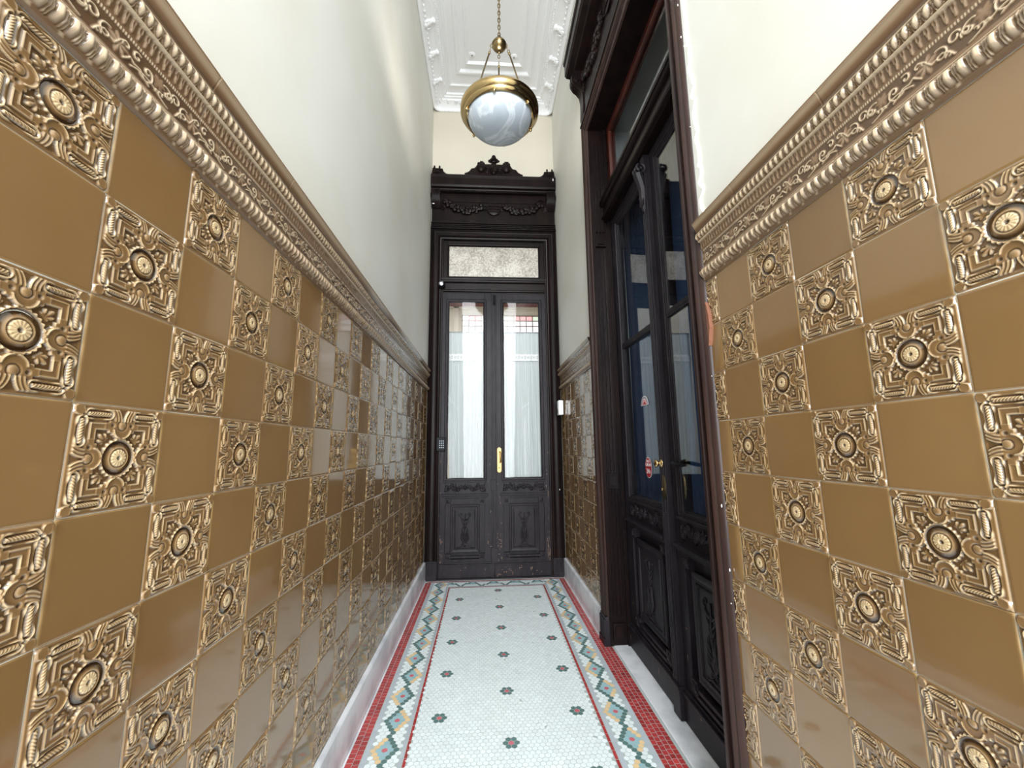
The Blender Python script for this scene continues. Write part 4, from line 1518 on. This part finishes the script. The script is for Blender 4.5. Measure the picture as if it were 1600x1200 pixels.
win = root('window_1', (0, gy1, 0), 0, 'structure')
win.location = (0, gy1 * T, -ZF * T)
fr = MB()
cells = []
xs = np.linspace(-2.7, 9.3, 17)
for x in xs:
    fr.box(x - 0.05, x + 0.05, -0.1, 0.15, 5.8, 15.3)
for z in (5.8, 8.0, 10.2, 12.4, 14.0, 14.65, 15.27):
    fr.box(-2.7, 9.3, -0.1, 0.15, z - 0.05, z + 0.05)
fr.build('window_frame', mat('window_frame_paint', lin(150, 130, 120), 0.6), win)
E_W, E_P, E_G = emit('clear_lit_pane', (0.92, 0.97, 1, 1), 1.3), emit('pink_lit_pane', lin(250, 184, 184), 1.1), emit('green_lit_pane', lin(222, 236, 214), 1.0)
sets = {0: MB(), 1: MB(), 2: MB()}
zs = [5.8, 8.0, 10.2, 12.4, 14.0, 14.65, 15.27]
for i in range(len(xs) - 1):
    for j in range(6):
        k = 0
        if j == 5:
            k = (0, 1, 1, 2, 0, 1, 2, 2, 1, 1, 1, 2, 2, 1, 1, 0)[i]
        sets[k].box(xs[i], xs[i + 1], 0.02, 0.06, zs[j], zs[j + 1])
for k, m_, nm in ((0, E_W, 'clear_panes'), (1, E_P, 'pink_panes'), (2, E_G, 'green_panes')):
    sets[k].build(nm, m_, win)
# side room
s = MB()
s.box(XR + 2.4, 22, SD_Y0 - 6, SD_Y0 - 5.6, ZF, 17)
s.box(XR + 2.4, 22, SD_Y1 + 5.6, SD_Y1 + 6, ZF, 17)
s.box(21.6, 22, SD_Y0 - 5.6, SD_Y1 + 5.6, ZF, 17)
s.box(XR + 2.4, 22, SD_Y0 - 6, SD_Y1 + 6, 17, 17.4)
s.build('wall_side_room', M_NAVY, world=True, kind='structure')
MB().box(XR + 1.6, 22, SD_Y0 - 6, SD_Y1 + 6, ZF - 0.5, ZF).build('floor_side_room', M_GFLOOR, world=True, kind='structure')


# ------------------------------------------------------------------ curtains
def curtain(name, org, rz, x0t, x1t, x0b, x1b, z0, z1, d, m, folds, header, seed):
    rt_ = root(name, org, rz)
    rt_.location = (org[0] * T, org[1] * T, -ZF * T)
    rg = np.random.default_rng(seed)
    n, k = 70, 60
    V = []
    ph = rg.uniform(0, 6, 5)
    for j in range(k):
        t = j / (k - 1)
        z = z1 + (z0 - z1) * t
        a, b_ = x0t + (x0b - x0t) * t ** 1.3, x1t + (x1b - x1t) * t ** 1.3
        for i in range(n):
            u = i / (n - 1)
            amp = 0.035 if (header and t < 0.10) else 0.05 + 0.04 * t
            fold = amp * math.sin(u * folds * 2 * PI + ph[0] + 0.8 * math.sin(t * 3 + ph[1])) + 0.4 * amp * math.sin(u * folds * 4.6 * PI + ph[2] + t * 2)
            sag = 0.02 * math.sin(u * 9 + ph[3])
            V.append((a + (b_ - a) * u, d + fold, z + (sag if j == k - 1 else 0)))
    o = MB()
    Q = []
    for j in range(k - 1):
        for i in range(n - 1):
            q = j * n + i
            Q.append((q, q + 1, q + n + 1, q + n))
    o.add(V, Q)
    cl = o.build('cloth', m, rt_, smooth=True)
    cl.modifiers.new('solid', 'SOLIDIFY').thickness = 0.0008
    return rt_


def lace_band(rt_, x0, x1, z, d):
    b_ = MB()
    n = 60
    V = []
    for i in range(n):
        u = i / (n - 1)
        x = x0 + (x1 - x0) * u
        y = d - 0.07 + 0.03 * math.sin(u * 40)
        e = 0.03 * abs(math.sin(u * 30))
        V += [(x, y, z - 0.20 - e), (x, y, z + 0.20 + e)]
    b_.add(V, [(2 * i, 2 * i + 2, 2 * i + 3, 2 * i + 1) for i in range(n - 1)])
    lb = b_.build('lace_band', M_LACE, rt_)
    lb.modifiers.new('solid', 'SOLIDIFY').thickness = 0.001
    h = MB()
    k = int((x1 - x0) / 0.2)
    for i in range(k):
        x = x0 + 0.1 + i * 0.2
        h.lathe([(0.045, 0), (0.065, 0.0), (0.065, 0.012), (0.045, 0.012), (0.045, 0)], 10)
        v = h.v[-1]
        h.v[-1] = np.stack([v[:, 0] + x, d - 0.125 - v[:, 2], v[:, 1] * (1.6 if i % 2 else 1.0) + z], 1)
    h.build('eyelets', M_LACED, lb)


CUR = [('white voile curtain with lace band behind the left leaf of the end door', -3.06, -0.56, -2.80, -0.78, 21),
       ('white voile curtain with lace band behind the right leaf of the end door', 0.48, 3.10, 0.50, 3.12, 22)]
for (lab, a0, a1, b0, b1, sd) in CUR:
    c_ = curtain('curtain', (ED_X, YB, 0), 0.0, a0, a1, b0, b1, -2.1, 7.45, 0.42, M_CURT, 9, True, sd)
    lace_band(c_, a0 + 0.03, a1 - 0.03, 5.75, 0.36)
    rd = MB().tube([(a0 - 0.05, 0.40, 7.47), (a1 + 0.05, 0.40, 7.47)], 0.035, 8).build('rod', M_STEEL, c_)
    tag(c_, lab, 'curtain', 'curtains of the end door')
for (lab, a0, a1, sd) in (('navy blue curtain behind the far leaf of the side door', -SO - 0.1, 0.2, 31), ('navy blue curtain behind the near leaf of the side door', 0.35, SO + 0.1, 32)):
    c_ = curtain('curtain', (XR, SY, 0), -PI / 2, a0, a1, a0, a1, -2.4, 10.2, 1.5, M_CURT_B, 7, False, sd)
    tag(c_, lab, 'curtain', 'curtains of the side door')

# furniture glimpsed past the left curtain: a small stool with a red and orange cover
ch = root('stool', (-3.9, 33.0, 0))
ch.location = (-3.2 * T, 33.0 * T, 0)
b = MB()
b.box(-0.9, 0.9, -0.9, 0.9, 4.6, 4.9)
b.build('seat', mat('orange_cloth', lin(226, 110, 60), 0.8), ch, bevel=0.05)
b = MB()
n = 24
b.lathe([(1.0, 3.2), (1.02, 4.0), (0.96, 4.62)], 24)
b.build('cover', mat('red_cloth', lin(150, 40, 44), 0.85), ch)
for sx in (-0.7, 0.7):
    for sy in (-0.7, 0.7):
        MB().box(sx - 0.08, sx + 0.08, sy - 0.08, sy + 0.08, 0, 4.62).build('leg', M_WOODR, ch)
tag(ch, 'stool with red and orange cover glimpsed past the left curtain edge', 'stool')


# ------------------------------------------------------------------ pendant lamp
LX, LY, LZ = 0.57, 14.2, 13.05
lamp = root('pendant_lamp', (LX, LY, LZ))
tag(lamp, 'brass pendant lamp with swirled alabaster glass bowl hanging from the ceiling', 'lamp')
r = MB()
R0 = 1.52
r.lathe([(0.9, 0.40), (1.15, 0.40), (1.24, 0.38), (1.28, 0.34), (1.35, 0.33), (1.42, 0.28), (1.50, 0.20), (1.545, 0.12), (1.54, -0.02), (1.47, -0.10), (1.43, -0.12), (1.42, -0.17), (1.36, -0.24), (1.30, -0.25), (1.285, -0.20), (1.28, 0.02), (1.36, 0.14), (1.2, 0.30), (0.9, 0.35), (0.9, 0.40)], 72)
ring = r.build('ring', M_BRASS, lamp, smooth='auto')
bw = MB()
prof = [(1.27, 0.08), (1.27, -0.12)]
for k in range(1, 15):
    a = k / 14 * PI / 2
    prof.append((1.27 * math.cos(a) ** 0.85 if k < 14 else 0.0, -0.12 - 0.80 * math.sin(a)))
bw.lathe(prof, 64)
bw.build('glass_bowl', M_ALAB, lamp, smooth=True)
BZ = 3.15
ba = MB().blob((0, 0, BZ), (0.29, 0.29, 0.25), 24, 16)
ba.lathe([(0.30, -0.03), (0.31, 0.0), (0.30, 0.03)], 32, (0, 0, BZ))
ba.lathe([(0.0, 0.46), (0.05, 0.45), (0.06, 0.36), (0.10, 0.31), (0.14, 0.28)], 16, (0, 0, BZ))
ba.blob((0, 0, BZ - 0.36), (0.05, 0.05, 0.07), 8, 5)
ba.build('ball', M_BRASSD, lamp, smooth=True)


def link(mb, c, ax, r=0.05, h=0.085, th=0.016):
    pts = []
    for k in range(13):
        a = 2 * PI * k / 12
        u, w_ = r * math.cos(a), h * math.sin(a)
        pts.append((c[0] + (u if ax == 0 else 0), c[1] + (u if ax == 1 else 0), c[2] + w_))
    mb.tube(pts, th, 5)


for k, a in enumerate((math.radians(200), math.radians(-20), math.radians(90))):
    rd = MB()
    ca, sa_ = math.cos(a), math.sin(a)
    p0 = np.array([0.31 * ca, 0.31 * sa_, BZ - 0.10])
    p1 = np.array([1.02 * ca, 1.02 * sa_, 0.39])
    dv = (p1 - p0)
    rd.tube([p0 + dv * 0.16, p1], 0.032, 8)
    link(rd, p0 + dv * 0.03, k % 2, 0.05, 0.08)
    link(rd, p0 + dv * 0.12, 1 - k % 2, 0.045, 0.08)
    rd.blob(p0 + dv * 0.17, (0.05, 0.05, 0.07), 8, 5)
    rd.blob(p1, (0.07, 0.07, 0.06), 8, 5)
    rd.build('rod', M_BRASSD, lamp, smooth=True)
for k in range(6):
    a = math.radians(20 + 60 * k)
    sc = MB()
    sc.blob((1.36 * math.cos(a), 1.36 * math.sin(a), -0.27), (0.06, 0.06, 0.08), 10, 6)
    sc.tube([(1.36 * math.cos(a), 1.36 * math.sin(a), -0.3), (1.22 * math.cos(a), 1.22 * math.sin(a), -0.25)], 0.03, 6)
    sc.build('thumb_screw', M_BRASS, lamp, smooth=True)
chn = MB()
z = BZ + 0.50
i = 0
while z + LZ < ZC - 0.25:
    link(chn, (0, 0, z), i % 2, 0.055, 0.11, 0.018)
    z += 0.175
    i += 1
chn.tube([(0.02 * math.sin(q * 7), 0.02 * math.cos(q * 7), BZ + 0.4 + (ZC - LZ - BZ - 0.5) * q) for q in np.linspace(0, 1, 40)], 0.012, 5)
chn.build('chain', M_BRASSD, lamp, smooth=True)
MB().lathe([(0.0, -0.35), (0.06, -0.34), (0.10, -0.28), (0.30, -0.2), (0.42, -0.06), (0.44, 0.0)], 32, (0, 0, ZC - LZ)).build('ceiling_canopy', M_BRASSD, lamp, smooth=True)


pl = bpy.data.lights.new('pendant_fill', 'POINT')  # added fill for ceiling and far walls; the lamp itself is unlit
pl.energy = 9
pl.color = (1.0, 0.93, 0.82)
pl.shadow_soft_size = 0.05
plo = bpy.data.objects.new('pendant_fill', pl)
C.objects.link(plo)
plo.parent = lamp
plo.location = (0, 0, 0.30 * T)


# ------------------------------------------------------------------ small fittings
def fit_root(name, x, y, z, rz=0.0):
    return root(name, (x, y, z), rz)


kpd = fit_root('keypad', -2.72, YB - 0.44, 0.2)
tag(kpd, 'small black keypad with lit keys on the left stile of the end door', 'keypad')
MB().box(-0.26, 0.26, -0.12, 0.22, -0.42, 0.42).build('housing', M_BLACK, kpd, bevel=0.03)
M_KEY = emit('lit_keys', (0.75, 0.9, 1, 1), 0.45)
for r_ in range(4):
    for c_ in range(3):
        MB().box(-0.08 + c_ * 0.11, -0.02 + c_ * 0.11, -0.15, -0.11, 0.15 - r_ * 0.13, 0.22 - r_ * 0.13).build('key', M_KEY, kpd)
kb_ = fit_root('door_buzzer', -2.82, YB - 0.50, 10.35)
tag(kb_, 'round steel buzzer lock at left end of end door transom bar', 'lock')
m_ = MB()
m_.lathe([(0, 0), (0.24, 0), (0.24, 0.1), (0.15, 0.2), (0.12, 0.22), (0, 0.22)], 24)
V = m_.v[0]
m_.v[0] = np.stack([V[:, 0], -V[:, 2], V[:, 1]], 1)
m_.build('rose', M_BLACK, kb_, smooth='auto')
m_ = MB()
m_.lathe([(0, 0.2), (0.15, 0.2), (0.15, 0.27), (0.09, 0.29), (0.08, 0.25), (0, 0.25)], 24)
V = m_.v[0]
m_.v[0] = np.stack([V[:, 0], -V[:, 2], V[:, 1]], 1)
m_.build('cylinder_face', M_STEEL, kb_, smooth='auto')
sn = fit_root('intercom', XR - 0.07, 24.3, 2.3)
tag(sn, 'white wall intercom box on the tiles right of the end door', 'intercom')
MB().box(-0.30, 0.0, -0.28, 0.28, -0.44, 0.44).build('housing', M_WHITE, sn, bevel=0.05)
MB().box(-0.31, -0.29, -0.16, 0.16, -0.3, -0.1).build('call_button', M_STEEL, sn, bevel=0.01)


def disc(mb, cx, cz, r, d, r2=0.0, a0=0, a1=2 * PI, sx=1.0, th=0.006, n=28):
    pts = [(cx + sx * r * math.cos(a0 + (a1 - a0) * k / n), cz + r * math.sin(a0 + (a1 - a0) * k / n)) for k in range(n + 1)]
    if r2 > 0:
        inn = [(cx + sx * r2 * math.cos(a0 + (a1 - a0) * k / n), cz + r2 * math.sin(a0 + (a1 - a0) * k / n)) for k in range(n, -1, -1)]
        for k in range(n):
            q = [pts[k], pts[k + 1], inn[n - k - 1], inn[n - k]]
            mb.prism(q, d - th, d)
    else:
        mb.prism(pts[:-1] if a1 - a0 > 6 else pts, d - th, d)


def text_mesh(body, size, m, parent, lx, d, lz, sx=1.0):
    cu = bpy.data.curves.new('lettering', 'FONT')
    cu.body = body
    cu.size = size * T
    cu.align_x = 'CENTER'
    cu.align_y = 'CENTER'
    cu.extrude = 0.0004
    o = bpy.data.objects.new('lettering', cu)
    dg = bpy.context.evaluated_depsgraph_get()
    C.objects.link(o)
    bpy.context.view_layer.update()
    me = bpy.data.meshes.new_from_object(o.evaluated_get(bpy.context.evaluated_depsgraph_get()))
    C.objects.unlink(o)
    bpy.data.objects.remove(o)
    me.materials.clear()
    me.materials.append(m)
    o = bpy.data.objects.new('lettering', me)
    C.objects.link(o)
    o.parent = parent
    o.rotation_euler = (PI / 2, 0, 0)
    o.scale = (sx, 1, 1)
    o.location = (lx * T, d * T, lz * T)
    return o


GD = 0.85 + 0.06 + 0.055 * 1.3
s1 = root('sticker', (XR, SY - 0, 0), -PI / 2)
s1.location = ((XR + GD) * T, 14.2 * T, (1.42 - ZF) * T)
tag(s1, 'small rainbow arch sticker on the glass of the far side-door leaf', 'sticker')
b = MB()
disc(b, 0, 0, 0.34, 0, 0, 0, PI)
b.build('backing', M_PRINTW, s1)
for (ra, rb, m_) in ((0.30, 0.23, mat('grey_print', lin(150, 150, 160), 0.5)), (0.20, 0.13, mat('pink_print', lin(226, 150, 156), 0.5)), (0.11, 0.04, M_RED)):
    b = MB()
    disc(b, 0, 0.01, ra, -0.006, rb, 0.05, PI - 0.05)
    b.build('arch_stripe', m_, s1)
s2 = root('sticker', (XR, SY, 0), -PI / 2)
s2.location = ((XR + GD) * T, 14.2 * T, (-0.78 - ZF) * T)
tag(s2, 'red oval sticker with white lettering low on the far side-door leaf glass', 'sticker')
b = MB()
disc(b, 0, 0, 0.36, 0, 0, 0, 2 * PI, 0.80)
b.build('backing', M_PRINTW, s2)
b = MB()
disc(b, 0, 0, 0.34, -0.006, 0, 0, 2 * PI, 0.80)
b.build('print', M_RED, s2)
text_mesh('NOS', 0.14, M_PRINTW, s2, 0, -0.013, 0.22)
text_mesh('CUIDAN', 0.155, M_PRINTW, s2, 0, -0.013, 0.09, 0.8)
text_mesh('24h', 0.24, M_PRINTW, s2, 0, -0.013, -0.13)

bpy.context.view_layer.update()
